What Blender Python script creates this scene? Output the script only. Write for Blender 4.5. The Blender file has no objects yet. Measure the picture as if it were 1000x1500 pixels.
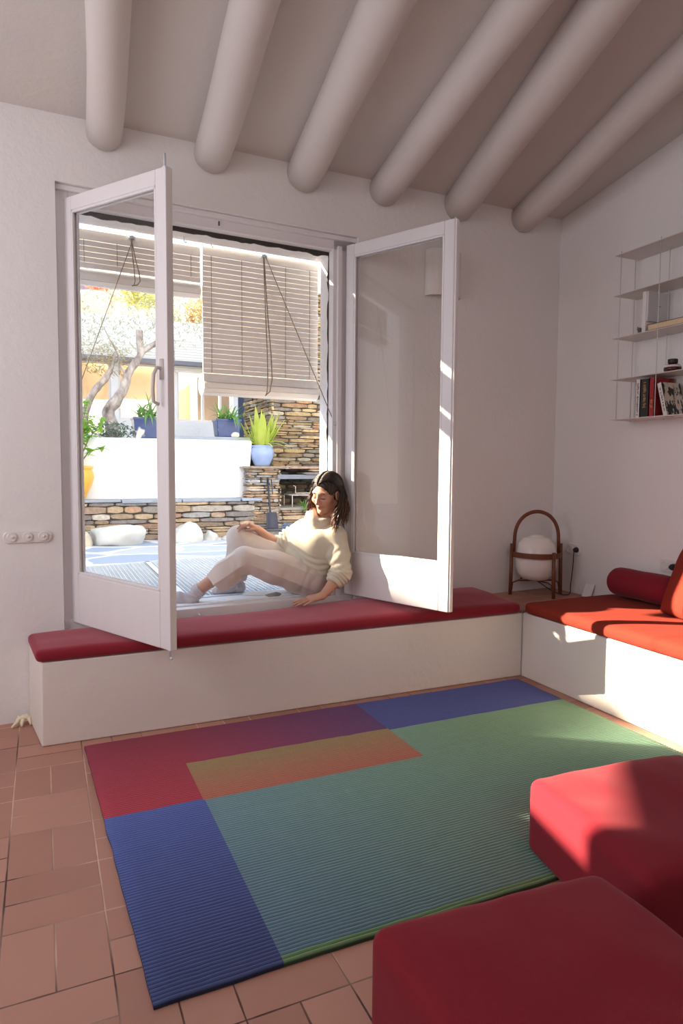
import bpy, bmesh, math, random
import numpy as np
from mathutils import Vector, Matrix, noise
random.seed(7); rng = np.random.default_rng(11)
SC = bpy.context.scene; COL = SC.collection
PI = math.pi

# ------------------------------------------------------------------ materials
def lin(r, g, b):
    return tuple(((c/255)/12.92 if c/255 <= .04045 else ((c/255+.055)/1.055)**2.4) for c in (r, g, b)) + (1,)

class NT:
    """tiny node-tree builder"""
    def __init__(s, name):
        s.m = bpy.data.materials.new(name); s.m.use_nodes = True
        s.t = s.m.node_tree; s.t.nodes.clear()
        s.out = s.n('ShaderNodeOutputMaterial')
    def n(s, typ, **kw):
        nd = s.t.nodes.new(typ)
        for k, v in kw.items():
            if k in nd.inputs: nd.inputs[k].default_value = v
            else: setattr(nd, k, v)
        return nd
    def l(s, a, b): s.t.links.new(a, b)
    def math(s, op, a, b=None, clamp=False):
        nd = s.t.nodes.new('ShaderNodeMath'); nd.operation = op; nd.use_clamp = clamp
        for i, v in enumerate((a, b)):
            if v is None: continue
            if isinstance(v, (int, float)): nd.inputs[i].default_value = v
            else: s.l(v, nd.inputs[i])
        return nd.outputs[0]
    def mix(s, fac, a, b, mode='MIX'):
        nd = s.t.nodes.new('ShaderNodeMix'); nd.data_type = 'RGBA'; nd.blend_type = mode
        for i, v in ((0, fac), (6, a), (7, b)):
            if isinstance(v, (int, float, tuple)): nd.inputs[i].default_value = v
            else: s.l(v, nd.inputs[i])
        return nd.outputs[2]
    def coord(s, which='Object'): return s.n('ShaderNodeTexCoord').outputs[which]
    def noise(s, scale, detail=4, rough=.5, vec=None, stretch=None):
        nd = s.n('ShaderNodeTexNoise'); nd.inputs['Scale'].default_value = scale
        nd.inputs['Detail'].default_value = detail; nd.inputs['Roughness'].default_value = rough
        v = vec if vec is not None else s.coord()
        if stretch:
            mp = s.n('ShaderNodeMapping'); mp.inputs['Scale'].default_value = stretch; s.l(v, mp.inputs[0]); v = mp.outputs[0]
        s.l(v, nd.inputs['Vector']); return nd
    def ramp(s, fac, stops, interp='LINEAR'):
        nd = s.n('ShaderNodeValToRGB'); cr = nd.color_ramp; cr.interpolation = interp
        while len(cr.elements) < len(stops): cr.elements.new(.5)
        for e, (p, c) in zip(cr.elements, stops): e.position = p; e.color = c
        s.l(fac, nd.inputs[0]); return nd.outputs[0]
    def bump(s, h, strength=.3, dist=.01, prev=None):
        nd = s.n('ShaderNodeBump'); nd.inputs['Strength'].default_value = strength; nd.inputs['Distance'].default_value = dist
        s.l(h, nd.inputs['Height'])
        if prev is not None: s.l(prev, nd.inputs['Normal'])
        return nd.outputs[0]
    def bsdf(s, color, rough=.6, normal=None, **kw):
        b = s.n('ShaderNodeBsdfPrincipled')
        if isinstance(color, tuple): b.inputs['Base Color'].default_value = color
        else: s.l(color, b.inputs['Base Color'])
        if isinstance(rough, (int, float)): b.inputs['Roughness'].default_value = rough
        else: s.l(rough, b.inputs['Roughness'])
        for k, v in kw.items(): b.inputs[k.replace('_', ' ')].default_value = v
        if normal is not None: s.l(normal, b.inputs['Normal'])
        s.l(b.outputs[0], s.out.inputs[0]); return b

def simple(name, col, rough=.5, var=.06, scale=20, bump=0, **kw):
    t = NT(name); nz = t.noise(scale)
    c = t.mix(nz.outputs[0], tuple(max(0, x*(1-var)) for x in col[:3])+(1,), tuple(min(1, x*(1+var)) for x in col[:3])+(1,))
    nm = t.bump(nz.outputs[0], bump, .005) if bump else None
    t.bsdf(c, rough, nm, **kw); return t.m

def m_plaster(name, col, bs=.35):
    t = NT(name)
    big = t.noise(1.6, 3); fine = t.noise(90, 5, .6); mid = t.noise(22, 4, .6)
    c = t.mix(big.outputs[0], tuple(x*.95 for x in col[:3])+(1,), tuple(min(1, x*1.03) for x in col[:3])+(1,))
    n1 = t.bump(mid.outputs[0], bs, .012); n2 = t.bump(fine.outputs[0], bs*.8, .004, n1)
    t.bsdf(c, .85, n2, Specular_IOR_Level=.2); return t.m

def m_fabric(name, col, col2, sheen=.18, tint=(1, .62, .66, 1)):
    t = NT(name); nz = t.noise(60, 5, .7); fine = t.noise(900, 2, .6); big = t.noise(3, 2)
    c = t.mix(nz.outputs[0], col, col2)
    c = t.mix(t.math('MULTIPLY', big.outputs[0], .25), c, col2)
    w = t.bump(fine.outputs[0], .35, .002); w2 = t.bump(big.outputs[0], .25, .03, w)
    t.bsdf(c, .95, w2, Specular_IOR_Level=.1, Sheen_Weight=sheen, Sheen_Roughness=.4, Sheen_Tint=tint); return t.m

def m_tile():
    t = NT('terracotta_tiles')
    sep = t.n('ShaderNodeSeparateXYZ'); t.l(t.coord(), sep.inputs[0])
    S = .27
    x = t.math('DIVIDE', t.math('ADD', sep.outputs[0], .13+27), S); y = t.math('DIVIDE', t.math('ADD', sep.outputs[1], -1.70+27), S)
    ix, iy = t.math('FLOOR', x), t.math('FLOOR', y); fx, fy = t.math('FRACT', x), t.math('FRACT', y)
    par = t.math('MODULO', t.math('ADD', ix, iy), 2)          # 0: pair of upright tiles, 1: pair of lying tiles
    def half(f): return t.math('FRACT', t.math('MULTIPLY', f, 2))
    def mixf(a, b): return t.math('ADD', t.math('MULTIPLY', a, t.math('SUBTRACT', 1, par)), t.math('MULTIPLY', b, par))
    def edge(f, w):     # distance to cell border in metres
        return t.math('MULTIPLY', t.math('MINIMUM', f, t.math('SUBTRACT', 1, f)), w)
    ex = mixf(edge(half(fx), S/2), edge(fx, S)); ey = mixf(edge(fy, S), edge(half(fy), S/2))
    wob = t.noise(14, 3)
    e = t.math('ADD', t.math('MINIMUM', ex, ey), t.math('MULTIPLY', t.math('SUBTRACT', wob.outputs[0], .5), .0032))
    idn = t.math('ADD', t.math('ADD', t.math('MULTIPLY', ix, 7.31), t.math('MULTIPLY', iy, 3.77)),
                 mixf(t.math('MULTIPLY', t.math('FLOOR', t.math('MULTIPLY', fx, 2)), 1.93), t.math('MULTIPLY', t.math('FLOOR', t.math('MULTIPLY', fy, 2)), 2.41)))
    wn = t.n('ShaderNodeTexWhiteNoise'); wn.noise_dimensions = '1D'; t.l(idn, wn.inputs['W'])
    base = t.ramp(wn.outputs[0], [(0, lin(152, 106, 90)), (.4, lin(169, 120, 102)), (.75, lin(178, 130, 112)), (1, lin(160, 114, 100))])
    blot = t.noise(9, 5, .6); base = t.mix(t.math('MULTIPLY', blot.outputs[0], .45), base, lin(186, 146, 132))
    g = t.n('ShaderNodeMapRange'); g.inputs['From Min'].default_value = .0012; g.inputs['From Max'].default_value = .0032
    t.l(e, g.inputs[0])
    gn = t.noise(1.3, 2)
    grout = t.mix(t.ramp(gn.outputs[0], [(.42, (0, 0, 0, 1)), (.55, (1, 1, 1, 1))]), lin(70, 44, 38), lin(205, 170, 150))
    col = t.mix(g.outputs[0], grout, base)
    h = t.math('ADD', g.outputs[0], t.math('MULTIPLY', blot.outputs[0], .25))
    t.bsdf(col, t.ramp(blot.outputs[0], [(0, (.42,)*3+(1,)), (1, (.68,)*3+(1,))]), t.bump(h, .5, .003), Specular_IOR_Level=.35); return t.m

def m_rug():
    t = NT('woven_rug')
    sep = t.n('ShaderNodeSeparateXYZ'); t.l(t.coord(), sep.inputs[0]); X, Y = sep.outputs[0], sep.outputs[1]
    def grad(f, lo, hi, ca, cb):
        m = t.n('ShaderNodeMapRange'); m.inputs['From Min'].default_value = lo; m.inputs['From Max'].default_value = hi; t.l(f, m.inputs[0])
        return t.mix(m.outputs[0], ca, cb)
    def mask(x0, x1, y0, y1):
        a = t.math('MULTIPLY', t.math('GREATER_THAN', X, x0), t.math('LESS_THAN', X, x1))
        b = t.math('MULTIPLY', t.math('GREATER_THAN', Y, y0), t.math('LESS_THAN', Y, y1)); return t.math('MULTIPLY', a, b)
    green = grad(Y, 2.0, 2.75, (0.216, 0.383, 0.257, 1), (0.261, 0.428, 0.178, 1))
    teal = grad(X, .55, 1.3, (0.180, 0.307, 0.435, 1), (0.238, 0.411, 0.316, 1))
    body = grad(X, 1.25, 2.0, teal, green)
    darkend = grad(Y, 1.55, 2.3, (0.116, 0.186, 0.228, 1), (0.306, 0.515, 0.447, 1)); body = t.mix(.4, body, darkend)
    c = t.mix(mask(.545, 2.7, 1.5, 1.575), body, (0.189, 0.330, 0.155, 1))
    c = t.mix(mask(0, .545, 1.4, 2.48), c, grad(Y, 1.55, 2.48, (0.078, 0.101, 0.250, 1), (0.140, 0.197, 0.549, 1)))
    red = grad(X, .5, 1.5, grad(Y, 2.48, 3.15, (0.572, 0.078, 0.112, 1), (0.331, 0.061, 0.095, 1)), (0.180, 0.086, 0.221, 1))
    c = t.mix(mask(0, 1.525, 2.478, 3.3), c, red)
    c = t.mix(mask(.54, 1.525, 2.466, 2.81), c, grad(Y, 2.47, 2.81, (0.611, 0.215, 0.152, 1), (0.429, 0.330, 0.165, 1)))
    c = t.mix(mask(1.525, 2.7, 2.79, 3.3), c, (0.116, 0.140, 0.388, 1))
    nz = t.noise(7, 4, .6, stretch=(8, .6, 1)); fine = t.noise(300, 3, .6)
    c = t.mix(t.math('MULTIPLY', nz.outputs[0], .3), c, t.mix(.5, c, lin(60, 70, 80)))
    c = t.mix(t.math('MULTIPLY', fine.outputs[0], .35), c, t.mix(.6, c, (.02, .02, .03, 1)))
    # dark grooves between the ribs, from the rib height itself
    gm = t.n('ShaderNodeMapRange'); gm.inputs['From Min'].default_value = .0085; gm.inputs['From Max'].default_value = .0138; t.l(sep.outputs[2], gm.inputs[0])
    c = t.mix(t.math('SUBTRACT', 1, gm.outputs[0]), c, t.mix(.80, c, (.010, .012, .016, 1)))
    t.bsdf(c, .95, t.bump(fine.outputs[0], .4, .002), Specular_IOR_Level=.1, Sheen_Weight=.15); return t.m

def m_attr(name, rough=.85, bumpscale=40, bstr=.5, mixc=None, spec=.2, bdist=.008, **kw):
    """colour from the mesh's own 'Col' attribute, broken up by noise"""
    t = NT(name); a = t.n('ShaderNodeVertexColor'); a.layer_name = 'Col'
    nz = t.noise(bumpscale, 6, .65)
    dark = t.mix(1, a.outputs[0], t.ramp(nz.outputs[0], [(.25, (.55, .55, .55, 1)), (.7, (1.1, 1.1, 1.1, 1))]), 'MULTIPLY') if mixc is None else t.mix(mixc, a.outputs[0], t.mix(nz.outputs[0], (.5, .5, .5, 1), (1, 1, 1, 1)), 'MULTIPLY')
    t.bsdf(dark, rough, t.bump(nz.outputs[0], bstr, bdist), Specular_IOR_Level=spec, **kw); return t.m

def m_wood(name, c1, c2, rough=.5, stretch=(40, 40, 3)):
    t = NT(name); nz = t.noise(3, 5, .6, stretch=stretch)
    t.bsdf(t.mix(nz.outputs[0], c1, c2), rough, t.bump(nz.outputs[0], .15, .002)); return t.m

def m_paint(name, col, rough=.42, wear=lin(120, 100, 88)):
    t = NT(name); big = t.noise(5, 4, .6, stretch=(3, 3, .7)); chips = t.noise(38, 6, .75)
    c = t.mix(big.outputs[0], tuple(x*.94 for x in col[:3])+(1,), col)
    c = t.mix(t.ramp(chips.outputs[0], [(.755, (0, 0, 0, 1)), (.77, (1, 1, 1, 1))]), c, wear)
    t.bsdf(c, rough, t.bump(t.noise(30, 4, .6, stretch=(3, 3, .4)).outputs[0], .18, .003)); return t.m

def m_glass():
    t = NT('window_glass')
    tr = t.n('ShaderNodeBsdfTransparent'); tr.inputs[0].default_value = (.97, .98, .975, 1)
    gl = t.n('ShaderNodeBsdfGlossy'); gl.inputs['Roughness'].default_value = .0
    lw = t.n('ShaderNodeLayerWeight'); lw.inputs['Blend'].default_value = .5
    fac = t.math('ADD', .045, t.math('MULTIPLY', t.math('POWER', lw.outputs['Facing'], 4.5), .9))
    mx = t.n('ShaderNodeMixShader'); t.l(fac, mx.inputs[0]); t.l(tr.outputs[0], mx.inputs[1]); t.l(gl.outputs[0], mx.inputs[2])
    t.l(mx.outputs[0], t.out.inputs[0]); return t.m

def m_leaf(name, c1, c2, trans=.5):
    t = NT(name); nz = t.noise(6, 3)
    c = t.mix(nz.outputs[0], c1, c2)
    d = t.n('ShaderNodeBsdfDiffuse'); t.l(c, d.inputs[0]); tl = t.n('ShaderNodeBsdfTranslucent'); t.l(c, tl.inputs[0])
    mx = t.n('ShaderNodeMixShader'); mx.inputs[0].default_value = trans
    t.l(d.outputs[0], mx.inputs[1]); t.l(tl.outputs[0], mx.inputs[2]); t.l(mx.outputs[0], t.out.inputs[0]); return t.m

def m_flag():
    t = NT('flagstone_paving'); co = t.coord()
    wob = t.noise(3, 3); v2 = t.n('ShaderNodeMixRGB'); v2.blend_type = 'ADD'; v2.inputs[0].default_value = .22; t.l(co, v2.inputs[1]); t.l(wob.outputs['Color'], v2.inputs[2])
    mp = t.n('ShaderNodeMapping'); mp.inputs['Scale'].default_value = (1.25, 1.75, 0); t.l(v2.outputs[0], mp.inputs[0])
    ve = t.n('ShaderNodeTexVoronoi'); ve.voronoi_dimensions = '2D'; ve.feature = 'DISTANCE_TO_EDGE'; ve.inputs['Scale'].default_value = 1.3; t.l(mp.outputs[0], ve.inputs['Vector'])
    vc = t.n('ShaderNodeTexVoronoi'); vc.voronoi_dimensions = '2D'; vc.inputs['Scale'].default_value = 1.3; t.l(mp.outputs[0], vc.inputs['Vector'])
    bw = t.n('ShaderNodeRGBToBW'); t.l(vc.outputs['Color'], bw.inputs[0])
    stone = t.ramp(bw.outputs[0], [(.2, lin(158, 172, 194)), (.5, lin(182, 192, 208)), (.8, lin(202, 206, 214))])
    nz = t.noise(12, 6, .6); stone = t.mix(t.math('MULTIPLY', nz.outputs[0], .5), stone, lin(168, 178, 194))
    g = t.ramp(ve.outputs['Distance'], [(.06, (1, 1, 1, 1)), (.11, (0, 0, 0, 1))])
    col = t.mix(g, stone, lin(240, 236, 234))
    t.bsdf(col, .8, t.bump(nz.outputs[0], .4, .01), Specular_IOR_Level=.2); return t.m

M = {}
M['wall'] = m_plaster('white_plaster', lin(232, 229, 228))
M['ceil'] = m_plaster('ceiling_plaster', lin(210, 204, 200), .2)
M['bench'] = m_plaster('bench_plaster', lin(226, 218, 212), .3)
M['outwall'] = m_plaster('outdoor_whitewash', lin(244, 246, 250), .5)
M['reveal'] = m_plaster('rough_whitewash', lin(240, 240, 243), 1.2)
M['paint'] = m_paint('white_paint', lin(230, 226, 228))
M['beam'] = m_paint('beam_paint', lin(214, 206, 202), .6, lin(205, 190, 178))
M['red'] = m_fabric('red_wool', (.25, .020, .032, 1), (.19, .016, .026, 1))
M['redlit'] = m_fabric('red_wool_sunlit_tint', (.29, .038, .024, 1), (.24, .031, .020, 1), .03, (1, .5, .4, 1))  # same red wool, with the orange of sunlight mixed into its colour
M['redsheen'] = m_fabric('red_wool_sky_sheen', (.27, .024, .036, 1), (.22, .019, .030, 1), 0.6, (1, .52, .60, 1))  # same red wool, brighter, pink sheen added for sky light on the top
M['tile'] = m_tile(); M['rug'] = m_rug(); M['glass'] = m_glass(); M['flag'] = m_flag()
M['stone'] = m_attr('dry_stone', .9, 22, .9)
M['slate'] = simple('slate', lin(150, 158, 170), .7, .2, 9, .5)
M['rock'] = simple('pale_rock', lin(205, 205, 200), .85, .18, 7, .8)
M['crack'] = simple('shadow_gap', lin(66, 60, 57), .95, .4, 60, .9)  # dark colour standing for the shade in the frame gap
M['metal'] = simple('galvanised_steel', lin(214, 222, 230), .5, .06, 50, 0, Metallic=.15)
M['iron'] = simple('dark_iron', lin(62, 64, 78), .5, .2, 40, .2, Metallic=.4)
M['steelgrey'] = simple('grey_steel', lin(120, 124, 136), .5, .1, 30, 0, Metallic=.3)
M['white_metal'] = simple('white_lacquer', lin(214, 207, 202), .4, .03, 30)
M['whiteplastic'] = simple('white_plastic', lin(226, 220, 218), .35, .02, 30)
M['black'] = simple('black_rubber', lin(26, 26, 30), .5, .1, 30)
M['blind'] = simple('painted_blind_slats', lin(250, 245, 238), .6, .05, 30)
M['rope'] = simple('hemp_rope', lin(150, 134, 114), .9, .2, 300)
M['wood'] = m_wood('cherry_wood', lin(126, 72, 44), lin(96, 52, 32))
M['blueglaze'] = simple('pale_blue_glaze', lin(150, 170, 212), .25, .12, 12)
M['cobalt'] = None
M['yellow'] = simple('yellow_glaze', lin(238, 178, 66), .35, .12, 9)
M['terracotta'] = simple('terracotta_pot', lin(205, 120, 85), .8, .1, 20)
M['soil'] = simple('dark_soil', lin(88, 84, 76), .95, .3, 30, .8)
# cobalt planter glaze with pale rubbed patches
def m_cobalt():
    t = NT('cobalt_glaze'); nz = t.noise(7, 4, .6); p = t.noise(5.5, 2, .5)
    c = t.mix(nz.outputs[0], lin(20, 38, 84), lin(48, 82, 146))
    c = t.mix(t.ramp(p.outputs[0], [(.62, (0, 0, 0, 1)), (.66, (1, 1, 1, 1))]), c, lin(214, 208, 200))
    t.bsdf(c, .2); return t.m
M['cobalt'] = m_cobalt()
def m_opal():
    t = NT('opal_glass'); nz = t.noise(4)
    t.bsdf(t.mix(nz.outputs[0], lin(238, 230, 226), lin(246, 240, 236)), .22, None, Subsurface_Weight=.3, Subsurface_Radius=(.03, .03, .03)); return t.m
M['opal'] = m_opal()

# ------------------------------------------------------------------ mesh helpers
class MB:
    def __init__(s): s.v = []; s.f = []; s.c = []; s.mi = []; s.cur = (1, 1, 1, 1); s.m = 0
    def add(s, vs, fs, c=None, mi=None):
        b = len(s.v); s.v += [tuple(p) for p in vs]; s.f += [tuple(b+i for i in f) for f in fs]
        s.c += [c or s.cur]*len(vs); s.mi += [s.m if mi is None else mi]*len(fs); return s
    def box(s, x0, x1, y0, y1, z0, z1, xf=None, **k):
        vs = [(x, y, z) for z in (z0, z1) for y in (y0, y1) for x in (x0, x1)]
        if xf: vs = [xf(*p) for p in vs]
        return s.add(vs, [(0, 2, 3, 1), (4, 5, 7, 6), (0, 1, 5, 4), (2, 6, 7, 3), (0, 4, 6, 2), (1, 3, 7, 5)], **k)
    def hexa(s, bot, top, **k):      # 4 bottom + 4 top points, counter-clockwise from above
        return s.add(list(bot)+list(top), [(3, 2, 1, 0), (4, 5, 6, 7), (0, 1, 5, 4), (1, 2, 6, 5), (2, 3, 7, 6), (3, 0, 4, 7)], **k)
    def tube(s, pts, r, n=8, caps=True, flat=None, up=None, **k):
        pts = [Vector(p) for p in pts]; N = len(pts); rs = r if isinstance(r, (list, tuple)) else [r]*N
        vs = []; ref = Vector(up) if up else None
        for i, p in enumerate(pts):
            d = (pts[min(i+1, N-1)]-pts[max(i-1, 0)]);  d = d.normalized() if d.length > 1e-9 else Vector((0, 0, 1))
            if ref is None: ref = Vector((0, 0, 1)) if abs(d.z) < .9 else Vector((1, 0, 0))
            a = d.cross(ref); a = a.normalized() if a.length > 1e-6 else d.orthogonal().normalized(); b = a.cross(d).normalized()
            if up is None: ref = b
            fa, fb = flat if flat else (1, 1)
            for j in range(n):
                t = 2*PI*j/n; vs.append(p+a*(math.cos(t)*rs[i]*fa)+b*(math.sin(t)*rs[i]*fb))
        fs = [(i*n+j, i*n+(j+1) % n, (i+1)*n+(j+1) % n, (i+1)*n+j) for i in range(N-1) for j in range(n)]
        if caps: fs += [tuple(range(n-1, -1, -1)), tuple((N-1)*n+j for j in range(n))]
        return s.add(vs, fs, **k)
    def lathe(s, prof, c=(0, 0, 0), n=32, rot=None, close=False, **k):
        vs = []
        for r, z in prof:
            for j in range(n):
                t = 2*PI*j/n; p = Vector((r*math.cos(t), r*math.sin(t), z))
                if rot: p = rot @ p
                vs.append(p+Vector(c))
        N = len(prof); fs = [(i*n+j, i*n+(j+1) % n, (i+1)*n+(j+1) % n, (i+1)*n+j) for i in range(N-1) for j in range(n)]
        if prof[0][0] > 1e-5 and not close: fs.append(tuple(range(n-1, -1, -1)))
        if prof[-1][0] > 1e-5 and not close: fs.append(tuple((N-1)*n+j for j in range(n)))
        return s.add(vs, fs, **k)
    def prism(s, poly, y0, y1, xf=lambda a, b, h: (a, h, b), **k):   # polygon (a,b) extruded along h
        n = len(poly); vs = [xf(a, b, y0) for a, b in poly]+[xf(a, b, y1) for a, b in poly]
        return s.add(vs, [tuple(range(n)), tuple(range(2*n-1, n-1, -1))]+[((i+1) % n, i, n+i, n+(i+1) % n) for i in range(n)], **k)
    def obj(s, name, mat, parent=None, smooth=False, bevel=0, seg=2, color=False, subsurf=0, angle=.6):
        me = bpy.data.meshes.new(name); me.from_pydata(s.v, [], s.f); me.validate()
        mats = mat if isinstance(mat, (list, tuple)) else [mat]
        for m in mats: me.materials.append(m)
        if len(mats) > 1 and len(me.polygons) == len(s.mi): me.polygons.foreach_set('material_index', s.mi)
        if color:
            a = me.color_attributes.new('Col', 'FLOAT_COLOR', 'POINT'); a.data.foreach_set('color', np.array(s.c, dtype=np.float32).ravel())
        bm = bmesh.new(); bm.from_mesh(me); bmesh.ops.recalc_face_normals(bm, faces=bm.faces); bm.to_mesh(me); bm.free()
        if smooth: me.shade_smooth() if hasattr(me, 'shade_smooth') else [setattr(p, 'use_smooth', True) for p in me.polygons]
        o = bpy.data.objects.new(name, me); COL.objects.link(o)
        if parent is not None:
            o.parent = parent; o.matrix_parent_inverse = parent_inv(parent)
        if bevel:
            b = o.modifiers.new('bevel', 'BEVEL'); b.width = bevel; b.segments = seg; b.limit_method = 'ANGLE'; b.angle_limit = angle; b.harden_normals = False
            if not smooth: me.shade_smooth(); 
            es = o.modifiers.new('wn', 'WEIGHTED_NORMAL'); es.keep_sharp = False
        if subsurf:
            q = o.modifiers.new('sub', 'SUBSURF'); q.levels = q.render_levels = subsurf
        return o
def world(o):
    m = Matrix.LocRotScale(o.location, o.rotation_euler, o.scale)
    return (world(o.parent) @ o.matrix_parent_inverse @ m) if o.parent else m
def parent_inv(p): return world(p).inverted()      # children are modelled in scene coordinates
def thing(name, label, cat, loc=(0, 0, 0), group=None, kind=None):
    o = bpy.data.objects.new(name, None); COL.objects.link(o); o.location = loc; o.empty_display_size = .1
    return tag(o, label, cat, group, kind)
def tag(o, label, cat, group=None, kind=None):
    o['label'] = label; o['category'] = cat
    if group: o['group'] = group
    if kind: o['kind'] = kind
    return o
def struct(o): o['kind'] = 'structure'; return o

# the window wall is not square to the benches: u runs along it, v goes out through it
TH = math.atan(.05); CT, ST = math.cos(TH), math.sin(TH); OY = 3.655
def W(u, v, z): return (u*CT-v*ST, OY+u*ST+v*CT, z)

def soft(name, corners, z0, z1, r, mat, crown=.02, n=(40, 16, 6), parent=None, wob=.004, seed=0, tilt=None, roundc=.03):
    """upholstered slab over a 4-corner plan (ccw), rounded edges, crowned top"""
    c = [Vector((a, b, 0)) for a, b in corners]
    LX = (c[1]-c[0]).length; LY = (c[3]-c[0]).length; LZ = z1-z0
    bm = bmesh.new(); idx = {}
    nx, ny, nz = n
    def coordv(i, j, k):
        key = (i, j, k)
        if key in idx: return idx[key]
        def sp(t, m): # denser near ends
            q = t/m; return .5-.5*math.cos(PI*q)*(.55+.45*abs(math.cos(PI*q)))
        p = Vector((sp(i, nx)*LX, sp(j, ny)*LY, sp(k, nz)*LZ))
        q = Vector((min(max(p.x, r), LX-r), min(max(p.y, r), LY-r), min(max(p.z, r*.9), LZ-r*.9)))
        d = p-q
        if d.length > 1e-7:
            d = Vector((d.x, d.y, d.z)).normalized()*r if True else d
            d.z *= .9
        p = q+d
        a, b = p.x/LX, p.y/LY
        top = p.z/LZ
        p.z += crown*top*(1-(2*a-1)**4)*(1-(2*b-1)**4)
        w = noise.noise(Vector((p.x*3+seed, p.y*3, p.z*3+seed)))*wob + noise.noise(Vector((p.x*9+seed, p.y*9, p.z*9)))*wob*.4
        p.z += w*top
        # stitched corners pull in a little
        P = (c[0]*(1-a)*(1-b)+c[1]*a*(1-b)+c[2]*a*b+c[3]*(1-a)*b)
        P.z = z0+p.z
        idx[key] = bm.verts.new(P if tilt is None else tilt(P)); return idx[key]
    for i in range(nx):
        for j in range(ny):
            for k, fl in ((0, 1), (nz, 0)):
                q = [coordv(i, j, k), coordv(i+1, j, k), coordv(i+1, j+1, k), coordv(i, j+1, k)]; bm.faces.new(q[::-1] if fl else q)
    for i in range(nx):
        for k in range(nz):
            for j, fl in ((0, 0), (ny, 1)):
                q = [coordv(i, j, k), coordv(i+1, j, k), coordv(i+1, j, k+1), coordv(i, j, k+1)]; bm.faces.new(q[::-1] if fl else q)
    for j in range(ny):
        for k in range(nz):
            for i, fl in ((0, 1), (nx, 0)):
                q = [coordv(i, j, k), coordv(i, j+1, k), coordv(i, j+1, k+1), coordv(i, j, k+1)]; bm.faces.new(q[::-1] if fl else q)
    bmesh.ops.recalc_face_normals(bm, faces=bm.faces)
    me = bpy.data.meshes.new(name); bm.to_mesh(me); bm.free(); me.materials.append(mat); me.shade_smooth()
    o = bpy.data.objects.new(name, me); COL.objects.link(o)
    if parent is not None: o.parent = parent; o.matrix_parent_inverse = parent_inv(parent)
    return o

# ------------------------------------------------------------------ camera, sun, sky
yaw, tilt_, roll = math.radians(24.3), math.radians(3.9), math.radians(.4)
sy, cy, st, ct = math.sin(yaw), math.cos(yaw), math.sin(tilt_), math.cos(tilt_)
F = Vector((sy*ct, cy*ct, -st)); R0 = Vector((cy, -sy, 0)); U0 = Vector((sy*st, cy*st, ct))
R = R0*math.cos(roll)+U0*math.sin(roll); U = U0*math.cos(roll)-R0*math.sin(roll)
cam = bpy.data.cameras.new('camera'); co = bpy.data.objects.new('camera', cam); COL.objects.link(co)
cam.sensor_fit = 'VERTICAL'; cam.sensor_height = 36; cam.lens = 970*36/1500; cam.clip_start = .05; cam.clip_end = 200
mw = Matrix((R, U, -F)).transposed().to_4x4(); mw.translation = (0, 0, 1.3); co.matrix_world = mw
SC.camera = co
SUN = Vector((.742, -.515, -.430)).normalized()
sl = bpy.data.lights.new('sun', 'SUN'); sl.energy = 27; sl.angle = math.radians(.8); sl.color = (1, .85, .62)
so = bpy.data.objects.new('sun', sl); COL.objects.link(so); so.rotation_euler = SUN.to_track_quat('-Z', 'Y').to_euler(); so.location = (-6, 9, 8)
def area(name, loc, to, sx, sy_, e, col):
    l = bpy.data.lights.new(name, 'AREA'); l.shape = 'RECTANGLE'; l.size = sx; l.size_y = sy_; l.energy = e; l.color = col
    o = bpy.data.objects.new(name, l); COL.objects.link(o); o.location = loc
    o.rotation_euler = (Vector(to)-Vector(loc)).to_track_quat('-Z', 'Y').to_euler(); return o
area('fill_light_behind', (.2, -1.3, 2.6), (1.6, 3.2, 1.7), 2.6, 1.4, 20, (1, .96, .93))  # unseen fill light added to brighten the room, no lamp stands there
area('left_window_fill', (-1.75, 2.2, 1.9), (3, 2.9, 1.5), 2.0, 1.8, 41, (.97, .95, 1))  # added area light standing for daylight from an unseen window at left
w = bpy.data.worlds.new('sky'); SC.world = w; w.use_nodes = True; nt = w.node_tree; nt.nodes.clear()
wo = nt.nodes.new('ShaderNodeOutputWorld'); bg = nt.nodes.new('ShaderNodeBackground'); bg.inputs[1].default_value = 1.9
sk = nt.nodes.new('ShaderNodeTexCoord'); sp_ = nt.nodes.new('ShaderNodeSeparateXYZ'); rp = nt.nodes.new('ShaderNodeValToRGB')
nt.links.new(sk.outputs['Generated'], sp_.inputs[0]); nt.links.new(sp_.outputs[2], rp.inputs[0])
rp.color_ramp.elements[0].position = 0; rp.color_ramp.elements[0].color = (1, .97, .93, 1)
rp.color_ramp.elements[1].position = .55; rp.color_ramp.elements[1].color = (.60, .76, 1, 1)
nt.links.new(rp.outputs[0], bg.inputs[0]); nt.links.new(bg.outputs[0], wo.inputs[0])
SC.view_settings.view_transform = 'Standard'; SC.view_settings.look = 'None'; SC.view_settings.exposure = 0
SC.cycles.max_bounces = 10; SC.cycles.transparent_max_bounces = 16; SC.cycles.diffuse_bounces = 6
SC.cycles.sample_clamp_indirect = 6; SC.cycles.caustics_reflective = False; SC.cycles.caustics_refractive = False
# ------------------------------------------------------------------ the room
ZW = 3.02                                   # ceiling height where it meets the window wall, left end
def zc(x, y): return ZW+.02*x+.17*(OY+.05*x-y)
XR, XL, YB = 3.45, -1.9, -2.0
wb = MB(); UR = 3.459
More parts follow.
